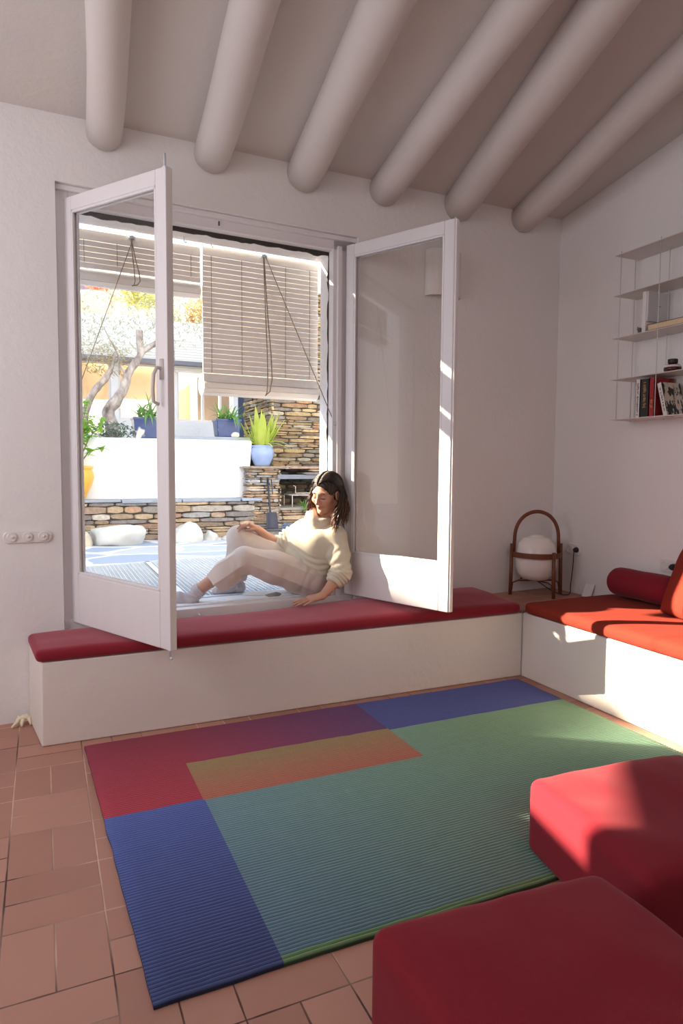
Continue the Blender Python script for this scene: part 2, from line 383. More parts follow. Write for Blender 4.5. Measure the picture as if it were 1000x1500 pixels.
# wall around the recess (front layer) and around the rough opening (back layer)
HT = 3.35
def wallbox(u0, u1, v0, v1, z0, z1): wb.box(u0, u1, v0, v1, z0, z1, xf=W)
for (u0, u1, z0, z1) in ((-2.1, -1.95, -.1, HT), (-1.95, -.88, -.1, 1.45), (-1.95, -.88, 2.45, HT), (-.88, .088, -.1, HT), (1.795, 3.75, -.1, HT), (.088, 1.795, 2.70, HT), (.088, 1.795, -.1, .40)): wallbox(u0, u1, 0, .112, z0, z1)
struct(wb.obj('wall_back', M['wall']))
ob = MB()
ob.hexa([W(-.85, .124, -.1), W(.165, .124, -.1), W(-.06, .32, -.1), W(-.85, .32, -.1)], [W(-.85, .124, HT), W(.165, .124, HT), W(-.06, .32, HT), W(-.85, .32, HT)])
for (u0, u1, z0, z1) in ((-3.5, -2.40, -.1, HT), (-2.40, -.85, -.1, 1.45), (-2.40, -.85, 2.75, HT), (-.06, 1.69, 2.62, HT), (-.06, 1.69, -.1, .485)): ob.box(u0, u1, .124, .32, z0, z1, xf=W)
ob.hexa([W(1.664, .124, -.1), W(5, .124, -.1), W(5, .32, -.1), W(1.69, .32, -.1)], [W(1.664, .124, HT), W(5, .124, HT), W(5, .32, HT), W(1.69, .32, HT)])
struct(ob.obj('wall_outer', M['reveal']))
# ragged dark strip painted as the shadow in the gap between frame and reveal
ck = MB()
def ragged(a, b, vary, n=60, seed=1):
    top = []; 
    for i in range(n):
        t0, t1 = i/n, (i+1)/n
        for (q0, q1) in ((t0, t1),):
            w0 = .027+.013*noise.noise(Vector((t0*20, seed, 0)))+.006*noise.noise(Vector((t0*70, seed, 2))); w1 = .027+.013*noise.noise(Vector((t1*20, seed, 0)))+.006*noise.noise(Vector((t1*70, seed, 2)))
            if vary == 'z':
                u0, u1 = a+(b-a)*t0, a+(b-a)*t1
                ck.hexa([W(u0, .110, 2.622-w0), W(u1, .110, 2.622-w1), W(u1, .122, 2.622-w1), W(u0, .122, 2.622-w0)], [W(u0, .110, 2.63), W(u1, .110, 2.63), W(u1, .122, 2.63), W(u0, .122, 2.63)])
            else:
                z0, z1 = a+(b-a)*t0, a+(b-a)*t1; w0 *= .85; w1 *= .85
                ck.hexa([W(1.668-w0, .110, z0), W(1.68, .110, z0), W(1.68, .122, z0), W(1.668-w0, .122, z0)], [W(1.668-w1, .110, z1), W(1.68, .110, z1), W(1.68, .122, z1), W(1.668-w1, .122, z1)])
ragged(.14, 1.68, 'z'); ragged(.5, 2.62, 'u', seed=5)
struct(ck.obj('trim_shadow_gap', M['crack']))
fl = MB(); fl.add([(XL-.3, YB-.3, 0), (XR+.1, YB-.3, 0), (XR+.1, 3.9, 0), (XL-.3, 3.9, 0)], [(0, 1, 2, 3)]); fl.add([(XL-.3, YB-.3, -.1), (XR+.1, YB-.3, -.1), (XR+.1, 3.9, -.1), (XL-.3, 3.9, -.1)], [(3, 2, 1, 0)])
struct(fl.obj('floor', M['tile']))
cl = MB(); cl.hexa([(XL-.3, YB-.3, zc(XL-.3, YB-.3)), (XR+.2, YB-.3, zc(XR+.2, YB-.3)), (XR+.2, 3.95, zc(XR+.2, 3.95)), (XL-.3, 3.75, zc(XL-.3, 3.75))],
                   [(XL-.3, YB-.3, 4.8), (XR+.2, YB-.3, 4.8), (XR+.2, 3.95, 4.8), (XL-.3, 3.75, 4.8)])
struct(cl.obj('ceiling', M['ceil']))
wr = MB(); wr.box(XR, XR+.25, YB-.2, 4.0, -.1, 4.4); struct(wr.obj('wall_right', M['wall']))
wl = MB(); wl.box(XL-.2, XL, YB-.2, 3.7, -.1, 4.4); struct(wl.obj('wall_left', M['wall']))
wk = MB(); wk.box(XL-.2, XR+.2, YB-.2, YB, -.1, 4.6); struct(wk.obj('wall_rear', M['wall']))

# ceiling beams: whitewashed poles, each with its own wobble
ends = [((.323, 3.672, 2.971), (.276, 2.85, 3.11)), ((.877, 3.664, 2.989), (.816, 2.674, 3.155)), ((1.422, 3.674, 3.002), (1.322, 2.51, 3.197)), ((1.961, 3.705, 3.012), (1.873, 2.435, 3.226)), ((2.526, 3.74, 3.023), (2.284, 2.545, 3.219)), ((3.076, 3.749, 3.037), (2.914, 2.676, 3.214))]
blab = ['white painted log beam, leftmost on the ceiling, above the left casement', 'white log beam second from the left, ending above the open window',
        'white log beam third from the left, ending above the right blind', 'white log beam fourth from the left, ending just left of the right casement top',
        'white log beam second from the right, ending behind the right casement top', 'white log beam nearest the wall with the shelves']
for i, ((x0, y0, z0), (x1, y1, z1)) in enumerate(ends):
    b = MB(); a = Vector((x0, y0, z0)); d = Vector((x1, y1, z1))-a; d = d/d.y*-1
    pts = []; rs = []; r0 = (.088, .096, .106, .098, .108, .10)[i]
    ys = (OY+.05*x0)-.002-a.y            # start at the wall face
    n = 26
    for k in range(n):
        t = -ys+k/(n-1)*4.6
        p = a+d*t; p.x += .010*noise.noise(Vector((t*1.3, i*5, 0))); p.z += .006*noise.noise(Vector((t*1.5, i*5, 9)))
        pts.append(p); rs.append(r0*(1+.07*noise.noise(Vector((t*1.1, i*3.3, 4)))+.02*noise.noise(Vector((t*6, i, 7)))))
    b.tube(pts, rs, 20)
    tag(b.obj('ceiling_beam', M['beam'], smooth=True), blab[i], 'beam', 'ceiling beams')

# ------------------------------------------------------------------ masonry benches, floor things
t = thing('masonry_bench', 'white plastered masonry bench built under the window', 'bench', (1.3, 3.45, 0))
b = MB(); b.hexa([(-.028, 3.272, 0), (2.712, 3.25, 0), (2.712, OY+.05*2.712-.002, 0), (-.085, OY-.005-.002, 0)], [(-.022, 3.272, .395), (2.712, 3.25, .398), (2.712, OY+.05*2.712-.002, .398), (-.08, OY-.007, .395)])
b.obj('plaster_base', M['bench'], t, bevel=.008)
b = MB(); b.hexa([(2.705, 3.245, .398), (3.448, 3.245, .398), (3.448, 3.822, .398), (2.705, 3.786, .398)], [(2.705, 3.245, .412), (3.448, 3.245, .412), (3.448, 3.822, .412), (2.705, 3.786, .412)])
b.obj('tiled_corner', M['tile'], t)
b = MB(); b.hexa([(2.714, 3.25, 0), (3.448, 3.25, 0), (3.448, 3.822, 0), (2.714, 3.786, 0)], [(2.714, 3.25, .398), (3.448, 3.25, .398), (3.448, 3.822, .398), (2.714, 3.786, .398)])
b.obj('corner_base', M['bench'], t)
b = MB(); b.box(2.71, 3.448, -.6, 3.248, 0, .403)
tag(b.obj('masonry_bench', M['bench'], bevel=.008), 'white plastered masonry bench built along the wall under the shelves, sunlit', 'bench')
o = soft('seat_cushion', [(-.045, 3.262), (2.70, 3.245), (2.70, 3.775), (-.085, 3.645)], .397, .452, .024, M['redsheen'], .012, (70, 16, 8), wob=.004, tilt=lambda P: Vector((P.x, P.y, .397+(P.z-.397)*(1+.5*min(1, max(0, (P.x-1.15)/.9))*min(1, max(.35, (P.y-3.25)/.3))))))
tag(o, 'long thin red seat cushion on the bench under the window', 'cushion')
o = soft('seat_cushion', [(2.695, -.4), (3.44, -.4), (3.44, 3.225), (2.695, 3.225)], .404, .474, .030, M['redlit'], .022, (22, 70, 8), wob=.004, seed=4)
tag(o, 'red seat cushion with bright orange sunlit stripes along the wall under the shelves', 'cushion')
# bolster
b = MB(); prof = [(0, 0), (.05, .003), (.072, .010), (.084, .026), (.090, .05)]+[(.090+.0015*math.sin(k*1.7), .05+k*.06) for k in range(1, 7)]+[(.084, .452), (.06, .468), (0, .474)]
b.lathe(prof, (3.345, 3.135, .583), 40, Matrix.Rotation(math.pi/2, 3, 'X'))
tag(b.obj('bolster_cushion', M['red'], smooth=True), 'round dark red bolster lying on the side bench against the wall', 'bolster')
# back cushion leaning on the wall
BA = Vector((3.185, 2.650, .484)); BR_ = Vector((-.33, -.94, 0)).normalized(); BUp = Vector((.36, -.06, .93)).normalized(); BN = BR_.cross(BUp)
def backc(P): return BA+BR_*P.x+BUp*P.y+BN*(-(P.z))
def pillow(name, mat, A, ex, ey, w, h, th, n=26):
    ez = ex.cross(ey).normalized(); m = MB(); vs = []; fs = []
    for sgn in (1, -1):
        for i in range(n+1):
            for j in range(n+1):
                a, b_ = 2*i/n-1, 2*j/n-1
                pr = max(0, (1-abs(a)**3.2))**.5*max(0, (1-abs(b_)**3.2))**.5
                pin = 1-.045*(1-abs(b_)**2)*abs(a)**3; pin2 = 1-.045*(1-abs(a)**2)*abs(b_)**3
                vs.append(A+ex*(w/2*(1+a*pin))+ey*(h/2*(1+b_*pin2))+ez*(sgn*(th/2*pr)))
    N = (n+1)*(n+1)
    for s_ in (0, 1):
        for i in range(n):
            for j in range(n):
                q = (s_*N+i*(n+1)+j, s_*N+(i+1)*(n+1)+j, s_*N+(i+1)*(n+1)+j+1, s_*N+i*(n+1)+j+1); fs.append(q if s_ == 0 else q[::-1])
    m.add(vs, fs); o = m.obj(name, mat, smooth=True)
    bm = bmesh.new(); bm.from_mesh(o.data); bmesh.ops.remove_doubles(bm, verts=bm.verts, dist=.0006); bmesh.ops.recalc_face_normals(bm, faces=bm.faces); bm.to_mesh(o.data); bm.free(); o.data.shade_smooth(); return o
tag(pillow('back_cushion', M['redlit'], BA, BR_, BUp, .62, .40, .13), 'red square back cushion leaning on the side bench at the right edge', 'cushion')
# poufs
def pouf(cs, h, label, sd):
    o = soft('floor_pouf', cs, .004, h, .040, M['red'], .016, (40, 40, 16), wob=.011, seed=sd)
    return tag(o, label, 'pouf', 'red floor poufs')
pouf([(.655, .58), (1.285, .56), (1.300, 1.235), (.650, 1.285)], .262, 'large red square floor pouf nearest the camera, off the rug', 3)
pouf([(1.372, 1.140), (2.022, 1.072), (2.122, 1.648), (1.470, 1.722)], .262, 'red square floor pouf standing on the green corner of the rug', 9)
# rug with woven ribs
b = MB(); x0, x1, yn, yf = .15, 2.625, 1.548, 3.18; nr = 118; per = 6; nxs = 60
vs = []; 
def rx(y, a): 
    l = .215+(.150-.215)*((y-yn)/(yf-yn)); return l+(x1-l)*a
rows = nr*per
for j in range(rows+1):
    y = yn+(yf-yn)*j/rows
    hgt = .0065+.0078*abs(math.sin(PI*j/per))**.75
    for i in range(nxs+1):
        a = i/nxs; x = rx(y, a)+.004*noise.noise(Vector((y*9, a*2, 1))); 
        yy = y+.004*noise.noise(Vector((x*2.5, y*2, 3)))+.0026*noise.noise(Vector((x*22, y*30, 3)))
        e = .9 if i in (0, nxs) or j in (0, rows) else 1
        vs.append((x, yy, .002+(hgt+.001*noise.noise(Vector((x*30, y*30, 0))))*e))
fs = [(j*(nxs+1)+i, j*(nxs+1)+i+1, (j+1)*(nxs+1)+i+1, (j+1)*(nxs+1)+i) for j in range(rows) for i in range(nxs)]
b.add(vs, fs)
B0 = len(b.v); ring = [j*(nxs+1) for j in range(rows+1)]
for edge in ([j*(nxs+1) for j in range(rows+1)], [j*(nxs+1)+nxs for j in range(rows+1)], list(range(nxs+1)), [rows*(nxs+1)+i for i in range(nxs+1)]):
    st_ = len(b.v); b.v += [(b.v[e][0], b.v[e][1], .001) for e in edge]; b.c += [b.cur]*len(edge)
    for k in range(len(edge)-1): b.f.append((edge[k], edge[k+1], st_+k+1, st_+k)); b.mi.append(0)
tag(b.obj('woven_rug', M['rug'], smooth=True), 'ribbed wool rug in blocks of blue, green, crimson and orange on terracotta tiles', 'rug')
# small white bone-like ornament by the wall
b = MB()
b.tube([(-.150, 3.585, .012), (-.138, 3.592, .030), (-.112, 3.598, .040), (-.085, 3.602, .034), (-.068, 3.602, .012)], [.006, .011, .014, .012, .006], 10)
b.tube([(-.112, 3.598, .036), (-.118, 3.575, .022), (-.120, 3.560, .007)], [.010, .009, .005], 8); b.tube([(-.125, 3.596, .034), (-.145, 3.575, .022), (-.165, 3.562, .007)], [.010, .008, .005], 8)
b.tube([(-.092, 3.600, .034), (-.082, 3.580, .024), (-.078, 3.566, .008)], [.010, .008, .005], 8)
b.tube([(-.132, 3.598, .034), (-.136, 3.606, .048)], [.009, .005], 8); b.tube([(-.10, 3.602, .038), (-.096, 3.608, .052)], [.009, .005], 8)
tag(b.obj('bone_ornament', simple('old_bone', lin(228, 216, 190), .8, .1, 60, .3), smooth=True), 'small white branching bone-like piece on the tiles beside the bench end', 'ornament')

wf2 = MB()  # unseen boards added in the side window opening, cut to shape its sunbeam
for poly in ([(-1.94, 1.46), (-.89, 1.46), (-.95, 1.50), (-1.25, 1.74), (-1.94, 2.08)], [(-1.94, 2.22), (-.95, 1.90), (-.89, 1.88), (-.89, 2.44), (-1.94, 2.44)]): wf2.prism(poly, .015, .03, xf=lambda a, b, h: W(a, h, b))
struct(wf2.obj('window_2_light_mask', M['paint'], bevel=.003))
# ------------------------------------------------------------------ window: fixed frame, sill, two open casements
wf = bpy.data.objects.new('window_1', None); COL.objects.link(wf); struct(wf); wf.location = W(.94, .08, .40)
b = MB()
def fb(u0, u1, v0, v1, z0, z1): b.box(u0, u1, v0, v1, z0, z1, xf=W)
fb(.090, .150, .045, .111, .42, 2.698); fb(1.648, 1.793, .050, .111, .42, 2.698); fb(.090, 1.793, .050, .111, 2.618, 2.698)
fb(.090, 1.793, .022, .052, 2.672, 2.699); fb(1.672, 1.700, .030, .052, .48, 2.64);
b.obj('window_frame', M['paint'], wf, bevel=.004)
b = MB(); fb(.090, 1.793, .035, .125, .405, .492); fb(.090, 1.793, .10, .125, .490, .502); b.obj('window_sill', M['paint'], wf, bevel=.005)
b = MB(); fb(.172, 1.664, .126, .33, .40, .487); b.obj('threshold', M['reveal'], wf, bevel=.006)
b = MB(); b.tube([W(.80, .036, .455), W(.80, .020, .458)], .007, 8); b.tube([W(.80, .02, .458), W(.803, .012, .449)], .004, 6); b.obj('sill_bolt', M['metal'], wf, smooth=True)
for (u, nm) in ((.93, 'latch_plate'),):
    b = MB(); fb(u, u+.007, .046, .051, 2.640, 2.664); b.obj(nm, M['iron'], wf)
# hooks of the blinds, screwed into the lintel
for u in (.79, .95):
    b = MB(); b.tube([W(u, .26, 2.622), W(u, .262, 2.598), W(u+.010, .264, 2.586), W(u+.016, .266, 2.596)], .003, 6); b.obj('hook', M['metal'], wf, smooth=True)
b = MB(); b.tube([W(1.668, .06, 1.56), W(1.66, .03, 1.56), W(1.652, .03, 1.575)], .004, 6); b.obj('cord_cleat', M['metal'], wf, smooth=True)

def casement(label, H, E, z0, z1, ztopE, zbotE, panel, out, bolt):
    """hinge plan point H, free-edge plan point E; z at hinge (z0,z1) and at free edge"""
    H = Vector(H+(0,)); E = Vector(E+(0,)); L = (E-H).length; ex = (E-H)/L; en = Vector((ex.y, -ex.x, 0))*out   # en: towards the room face when closed
    t = thing('casement_window', label, 'window', (H.x, H.y, z0), 'open casement windows')
    def X(a, n, z):   # a along 0..L, n thickness, z relative 0..1 between bottom and top edges or absolute offset tuple
        zb = z0+(zbotE-z0)*a/L; zt = z1+(ztopE-z1)*a/L
        zz = zb+z if z >= 0 else zt+z
        if z == 'top': zz = zt
        p = H+ex*a+en*n; return (p.x, p.y, zz)
    T = .042; SW = .066
    m = MB()
    def bar(a0, a1, zl, zh, n0=0, n1=T): 
        m.hexa([X(a0, n0, zl), X(a1, n0, zl), X(a1, n1, zl), X(a0, n1, zl)], [X(a0, n0, zh), X(a1, n0, zh), X(a1, n1, zh), X(a0, n1, zh)])
    e = -1e-9
    bar(0, SW, 0, e); bar(L-SW, L, 0, e); bar(SW, L-SW, -.07, e); bar(SW, L-SW, 0, panel)
    m.obj('casement_frame', M['paint'], t, bevel=.006)
    # glazing beads
    m = MB(); g = .012
    for n0, n1 in ((.002, .014), (T-.014, T-.002)):
        bar(SW, SW+g, panel, -.07, n0, n1); bar(L-SW-g, L-SW, panel, -.07, n0, n1); bar(SW, L-SW, panel, panel+g, n0, n1); bar(SW, L-SW, -.07-g, -.07, n0, n1)
    m.obj('glazing_bead', M['paint'], t, bevel=.002)
    m = MB(); m.add([X(SW-.004, T/2, panel-.004), X(L-SW+.004, T/2, panel-.004), X(L-SW+.004, T/2, -.066), X(SW-.004, T/2, -.066)], [(0, 1, 2, 3)])
    m.obj('glass_pane', M['glass'], t)
    # overlapping moulding on the free stile
    m = MB(); bar(L-.004, L+.020, .004, -.004, T*.35, T*1.25) if bolt else bar(L-.012, L+.010, .002, -.002, T*.15, T*.8); m.obj('meeting_moulding', M['paint'], t, bevel=.004)
    for zz in (.22, 1.05, 1.86):
        m = MB(); p = X(-.004, T*.5, zz); q = X(-.004, T*.5, zz+.09); m.tube([p, q], .008, 10); m.obj('hinge', M['paint'], t, smooth=True)
    return t, X, L, T
t, X, L, T = casement('white glazed casement at the left, swung open into the room over the window seat', (.161, 3.731), (.546, 3.032), .478, 2.640, 2.592, .460, .262, 1, True)
m = MB(); p = X(L+.008, T*.9, .0); 
m.tube([X(L+.005, T*1.05, -.05), X(L+.005, T*1.05, -.02), tuple(Vector(X(L+.005, T*1.05, -1e-9))+Vector((0, 0, .05)))], .006, 8); m.tube([X(L+.005, T*1.05, .12), tuple(Vector(X(L+.005, T*1.05, 0))+Vector((0, 0, -.03)))], .006, 8)
m.tube([tuple(Vector(X(L+.005, T*1.05, 0))+Vector((0, 0, -.028))), tuple(Vector(X(L+.02, T*1.05, 0))+Vector((0, 0, -.032)))], .005, 8)
m.obj('espagnolette_bolt', M['metal'], t, smooth=True)
m = MB()
pz = 1.17
m.tube([X(L-.03, T+.004, pz+.10), X(L-.03, T+.03, pz+.10), X(L-.032, T+.045, pz+.07), X(L-.034, T+.050, pz), X(L-.034, T+.045, pz-.05), X(L-.032, T+.02, pz-.06)], .009, 8); m.tube([X(L-.03, T, pz+.05), X(L-.03, T, pz+.14)], .013, 8)
m.obj('window_handle', M['white_metal'], t, smooth=True)
t, X, L, T = casement('white glazed casement at the right of the seated woman, swung open into the room', (1.722, 3.772), (2.022, 3.045), .500, 2.650, 2.622, .500, .265, -1, False)
m = MB(); m.tube([X(L-.006, T*.4, -.03), tuple(Vector(X(L-.006, T*.4, -1e-9))+Vector((0, 0, .008)))], .006, 8); m.obj('espagnolette_bolt', M['metal'], t, smooth=True)

# ------------------------------------------------------------------ roll-up slat blinds outside the window
def blind(label, u0, u1, zt, zroll, rr, v=.345, pull=None, pulley=0):
    t = thing('roll_up_blind', label, 'blind', W((u0+u1)/2, v, zt), 'roll-up slat blinds')
    m = MB(); m.box(u0, u1, v-.010, v+.010, zt-.055, zt, xf=W); m.obj('head_rail', M['blind'], t, bevel=.004)
    m = MB(); z = zt-.058; k = 0
    while z-.030 > zroll+rr*.2:
        bulge = max(0, 1-(z-zroll-rr*.2)/.10); dv = -.038*bulge**2
        m.hexa([W(u0, v-.003+dv, z-.0286), W(u1, v-.003+dv, z-.0286), W(u1, v+.004+dv, z-.0286), W(u0, v+.004+dv, z-.0286)], [W(u0, v-.004+dv*.8, z), W(u1, v-.004+dv*.8, z), W(u1, v+.003+dv*.8, z), W(u0, v+.003+dv*.8, z)])
        z -= .0303; k += 1
    m.obj('slats', M['blind'], t, bevel=.0015)
    # rolled-up bundle: a spiral of slats
    m = MB(); cx, cz = v+rr*.55, zroll; ang = PI; r = rr
    while r > .012:
        da = .030/r; p = []
        for (a, q) in ((ang, r), (ang+da*.93, r-.0095*da*.93/(2*PI)*1.1)):
            for dr in (-.003, .003): p.append((cx+math.cos(a)*(q+dr), cz+math.sin(a)*(q+dr)))
        m.hexa([W(u0, p[0][0], p[0][1]), W(u1, p[0][0], p[0][1]), W(u1, p[1][0], p[1][1]), W(u0, p[1][0], p[1][1])], [W(u0, p[2][0], p[2][1]), W(u1, p[2][0], p[2][1]), W(u1, p[3][0], p[3][1]), W(u0, p[3][0], p[3][1])])
        ang += da; r -= .0105*da/(2*PI)
    m.obj('rolled_slats', M['blind'], t)
    for a in (.07, .32, .70, .92):
        m = MB(); u = u0+(u1-u0)*a; m.tube([W(u, v-.007, zt-.05), W(u, v-.007, zroll+rr)], .0016, 5)
        m.obj('ladder_cord', M['rope'], t)
    m = MB(); u = u0+(u1-u0)*pulley; m.box(u-.014, u+.022, v-.028, v-.010, zt-.022, zt-.004, xf=W); m.tube([W(u+.004, v-.03, zt-.013), W(u+.004, v-.008, zt-.013)], .012, 10); m.obj('pulley', M['metal'], t, bevel=.002)
    m = MB(); pu = W(u, v-.03, zt-.02)
    bow = [(0, 0), (.006, .2), (.016, .45), (.030, .7), (.036, .88), (.020, .97), (-.01, 1.0)]
    m.tube([W(u+a, v-.03-.045*min(1, s_*1.3), zt-.02+(zroll-rr*.9-zt+.02)*s_) for a, s_ in bow], .0034, 7)
    m.tube([W(u+a*.3-.003, v-.028-.045*min(1, s_*1.3), zt-.02+(zroll-rr*.9-zt+.02)*s_) for a, s_ in bow], .0032, 7)
    m.obj('lifting_cord', M['rope'], t, smooth=True)
    m = MB(); q = W(*pull); m.tube([W(u+.01, v-.03, zt-.016), q], .0027, 6)
    if pulley > .5: m.tube([q, tuple(Vector(q)+Vector((.004, -.004, -.25))), tuple(Vector(q)+Vector((.0, 0, -.5)))], .003, 6); m.tube([tuple(Vector(q)+Vector((.012, 0, .01))), tuple(Vector(q)+Vector((.014, -.004, -.2))), tuple(Vector(q)+Vector((.006, 0, -.48)))], .003, 6)
    m.obj('pull_cord', M['rope'], t, smooth=True)
blind('pale roll-up slat blind behind the left casement, drawn up almost to the top', .205, .905, 2.600, 2.352, .050, pull=(.20, .30, 1.70), pulley=.43)
blind('pale roll-up slat blind at the right, let down over half the window', .918, 1.683, 2.615, 1.800, .068, pull=(1.662, .05, 1.57), pulley=.50)

# ------------------------------------------------------------------ fittings on the walls
t = thing('wall_sconce', 'white curved wall lamp high on the wall, half behind the right casement', 'wall lamp', W(2.417, -.03, 2.41))
m = MB(); pr = [(2.417+.13*math.cos(a)*1.02, -.002-.085*math.sin(a)**.8) for a in [PI*k/20 for k in range(21)]]
inn = [(2.417+.122*math.cos(a), -.002-.077*math.sin(a)**.8) for a in [PI*k/20 for k in range(21)]]
n = len(pr); vs = []
for P_ in (pr, inn):
    for z in (2.41, 2.70): vs += [W(u, v, z) for u, v in P_]
fs = []
for k in range(n-1):
    fs += [(k, k+1, n+k+1, n+k), (2*n+k+1, 2*n+k, 3*n+k, 3*n+k+1), (n+k, n+k+1, 3*n+k+1, 3*n+k), (k+1, k, 2*n+k, 2*n+k+1)]
m.add(vs, fs); m.obj('curved_shade', M['whiteplastic'], t, smooth=False)
m = MB(); m.box(2.34, 2.50, -.022, -.001, 2.47, 2.64, xf=W); m.tube([W(2.417, -.012, 2.555), W(2.417, -.05, 2.555)], .018, 12); m.obj('lamp_holder', M['whiteplastic'], t, bevel=.003)
# three-gang switch
def roundplate(m, c, ex, ey, ez, hw_, hh, th, r, n=8):
    pts = []
    for (sx, sy_, a0) in ((1, 1, 0), (-1, 1, 90), (-1, -1, 180), (1, -1, 270)):
        for k in range(n+1):
            a = math.radians(a0+90*k/n); pts.append((sx*(hw_-r)+r*math.cos(a), sy_*(hh-r)+r*math.sin(a)))
    c = Vector(c); N = len(pts)
    vs = [c+ex*a+ey*b_ for a, b_ in pts]+[c+ex*a+ey*b_+ez*th*.7 for a, b_ in pts]+[c+ex*a*.96+ey*b_*.9+ez*th for a, b_ in pts]
    m.add(vs, [tuple(range(N-1, -1, -1)), tuple(range(2*N, 3*N))]+[(i, (i+1) % N, N+(i+1) % N, N+i) for i in range(N)]+[(N+i, N+(i+1) % N, 2*N+(i+1) % N, 2*N+i) for i in range(N)])
exw = Vector((CT, ST, 0)); ezw = Vector((ST, -CT, 0)); ZV = Vector((0, 0, 1))
t = thing('light_switch', 'white three-gang toggle switch plate on the wall left of the window', 'switch', W(-.073, 0, .94))
m = MB(); roundplate(m, W(-.073, -.001, .94), exw, ZV, ezw, .112, .030, .010, .028); m.obj('switch_plate', M['whiteplastic'], t)
for k in range(3):
    c = Vector(W(-.073+(k-1)*.071, -.011, .941)); rot = ezw.to_track_quat('Z', 'Y').to_matrix()
    m = MB(); m.lathe([(.0235, 0), (.0235, .005), (.021, .007), (.017, .005), (.013, .006), (0, .007)], c, 24, rot)
    m.tube([c+ezw*.004, c+ezw*.018+Vector((.004, 0, .003))], [.005, .0035], 8); m.obj('toggle', M['whiteplastic'], t, smooth=True)
def outlet(label, y, z, n, rotz=0):
    t = thing('wall_socket', label, 'socket', (XR, y, z), 'double wall sockets')
    ex = Vector((0, -1, 0)); ez = Vector((-1, 0, 0))
    m = MB(); roundplate(m, (XR-.001, y, z), ex, ZV, ez, .075, .040, .009, .022); m.obj('socket_plate', M['whiteplastic'], t)
    for k in (-1, 1):
        c = Vector((XR-.010, y-k*.036, z)); rot = ez.to_track_quat('Z', 'Y').to_matrix()
        m = MB(); m.lathe([(.028, 0), (.028, .004), (.025, .005), (.0225, .001), (.0215, -.004), (0, -.004)], c, 24, rot); s_ = m.obj('socket_well', M['whiteplastic'], t, smooth=True)
        m = MB(); 
        for dz in (-.0095, .0095): m.tube([c+Vector((.0035, 0, dz)), c+Vector((.0028, 0, dz))-Vector((.001, 0, 0))], .003, 8)
        m.obj('pin_hole', M['black'], s_)
    return t
outlet('white double socket low on the wall behind the basket lamp', 3.60, .725, 2)
outlet('white double socket above the bolster, next to the leaning back cushion', 2.80, .715, 2)
b = MB(); b.lathe([(0, 0), (.019, 0), (.019, .022), (.012, .036), (0, .037)], (XR-.012, 2.765, .715), 18, Vector((-1, 0, 0)).to_track_quat('Z', 'Y').to_matrix())
b.tube([(XR-.045, 2.765, .715), (XR-.05, 2.75, .705), (XR-.030, 2.735, .69), (XR-.012, 2.725, .62), (XR-.010, 2.72, .50)], .004, 8)
tag(b.obj('power_plug', M['black'], smooth=True), 'black plug in the socket above the bolster', 'plug')
b = MB(); b.add([(3.395, 3.46, .415), (3.425, 3.405, .415), (3.440, 3.385, .505), (3.410, 3.440, .505)], [(0, 1, 2, 3)]); b.add([(3.398, 3.462, .415), (3.428, 3.407, .415), (3.443, 3.387, .505), (3.413, 3.442, .505)], [(3, 2, 1, 0)])
b.f += [(0, 1, 5, 4), (1, 2, 6, 5), (2, 3, 7, 6), (3, 0, 4, 7)]; b.mi += [0]*4
tag(b.obj('paper_card', M['whiteplastic']), 'small white card standing behind the corner of the side bench cushion', 'card')

# ------------------------------------------------------------------ basket lamp
LC = Vector((3.155, 3.655, .412))
t = thing('basket_lamp', 'opal glass globe lamp in a bent cherry wood frame with a hoop handle', 'lamp', LC)
t_lamp = t
m = MB(); R_ = .142; prof = [(0, .10), (.05, .102), (.095, .115), (.126, .150), (.140, .20), (.143, .25), (.138, .31), (.124, .36), (.095, .395), (.058, .408), (.052, .409), (.052, .416), (.046, .416), (.044, .405), (0, .404)]
m.lathe(prof, LC, 48); m.obj('globe', M['opal'], t, smooth=True)
a0 = math.radians(-20)     # hoop plane direction
hx = Vector((math.cos(a0), math.sin(a0), 0)); hy = Vector((-hx.y, hx.x, 0))
RL = .178
legs = []
for k, (cx_, cy_) in enumerate(((-1, 0), (1, 0), (.35, -.94), (-.35, .94))):
    d = hx*cx_+hy*cy_; top = .36 if k < 2 else .315
    m = MB(); m.tube([LC+d*(RL+.004), LC+d*RL+ZV*.15, LC+d*(RL-.002)+ZV*top], [.0125, .0135, .0125], 10); m.obj('leg', M['wood'], t, smooth=True)
m = MB(); m.lathe([(RL-.012, .270), (RL-.004, .270), (RL-.004, .306), (RL-.012, .306), (RL-.012, .270)], LC, 48, close=True); m.obj('band', M['wood'], t, smooth=False, bevel=.001)
m = MB(); pts = []
for k in range(33):
    a = PI*k/32; pts.append(LC+hx*(-(RL-.020)*math.cos(a))+ZV*(.385+.20*math.sin(a)**.85))
pts = [LC-hx*(RL-.016)+ZV*.31]+pts+[LC+hx*(RL-.016)+ZV*.31]
m.tube(pts, .013, 10, flat=(1, .42), up=tuple(hy)); m.obj('hoop_handle', M['wood'], t, smooth=True)
m = MB()
for d in (hx, hx*.35-hy*.94):
    m.tube([LC+d*RL*.98+ZV*.02, LC+d*RL*.93+ZV*.085, LC+d*RL*.7+ZV*.10, LC-d*RL*.7+ZV*.10, LC-d*RL*.93+ZV*.085, LC-d*RL*.98+ZV*.02], .0065, 8)
m.obj('base_brace', M['wood'], t, smooth=True)
m = MB(); m.tube([LC+Vector((0, 0, .10)), LC+Vector((.0, -.05, .09)), LC+Vector((.06, -.11, .03)), LC+Vector((.13, -.14, .006)), LC+Vector((.21, -.13, .006)), (3.40, 3.58, .45), (3.405, 3.565, .55), (3.41, 3.562, .66), (3.412, 3.564, .712), (3.42, 3.564, .722)], .0038, 8)
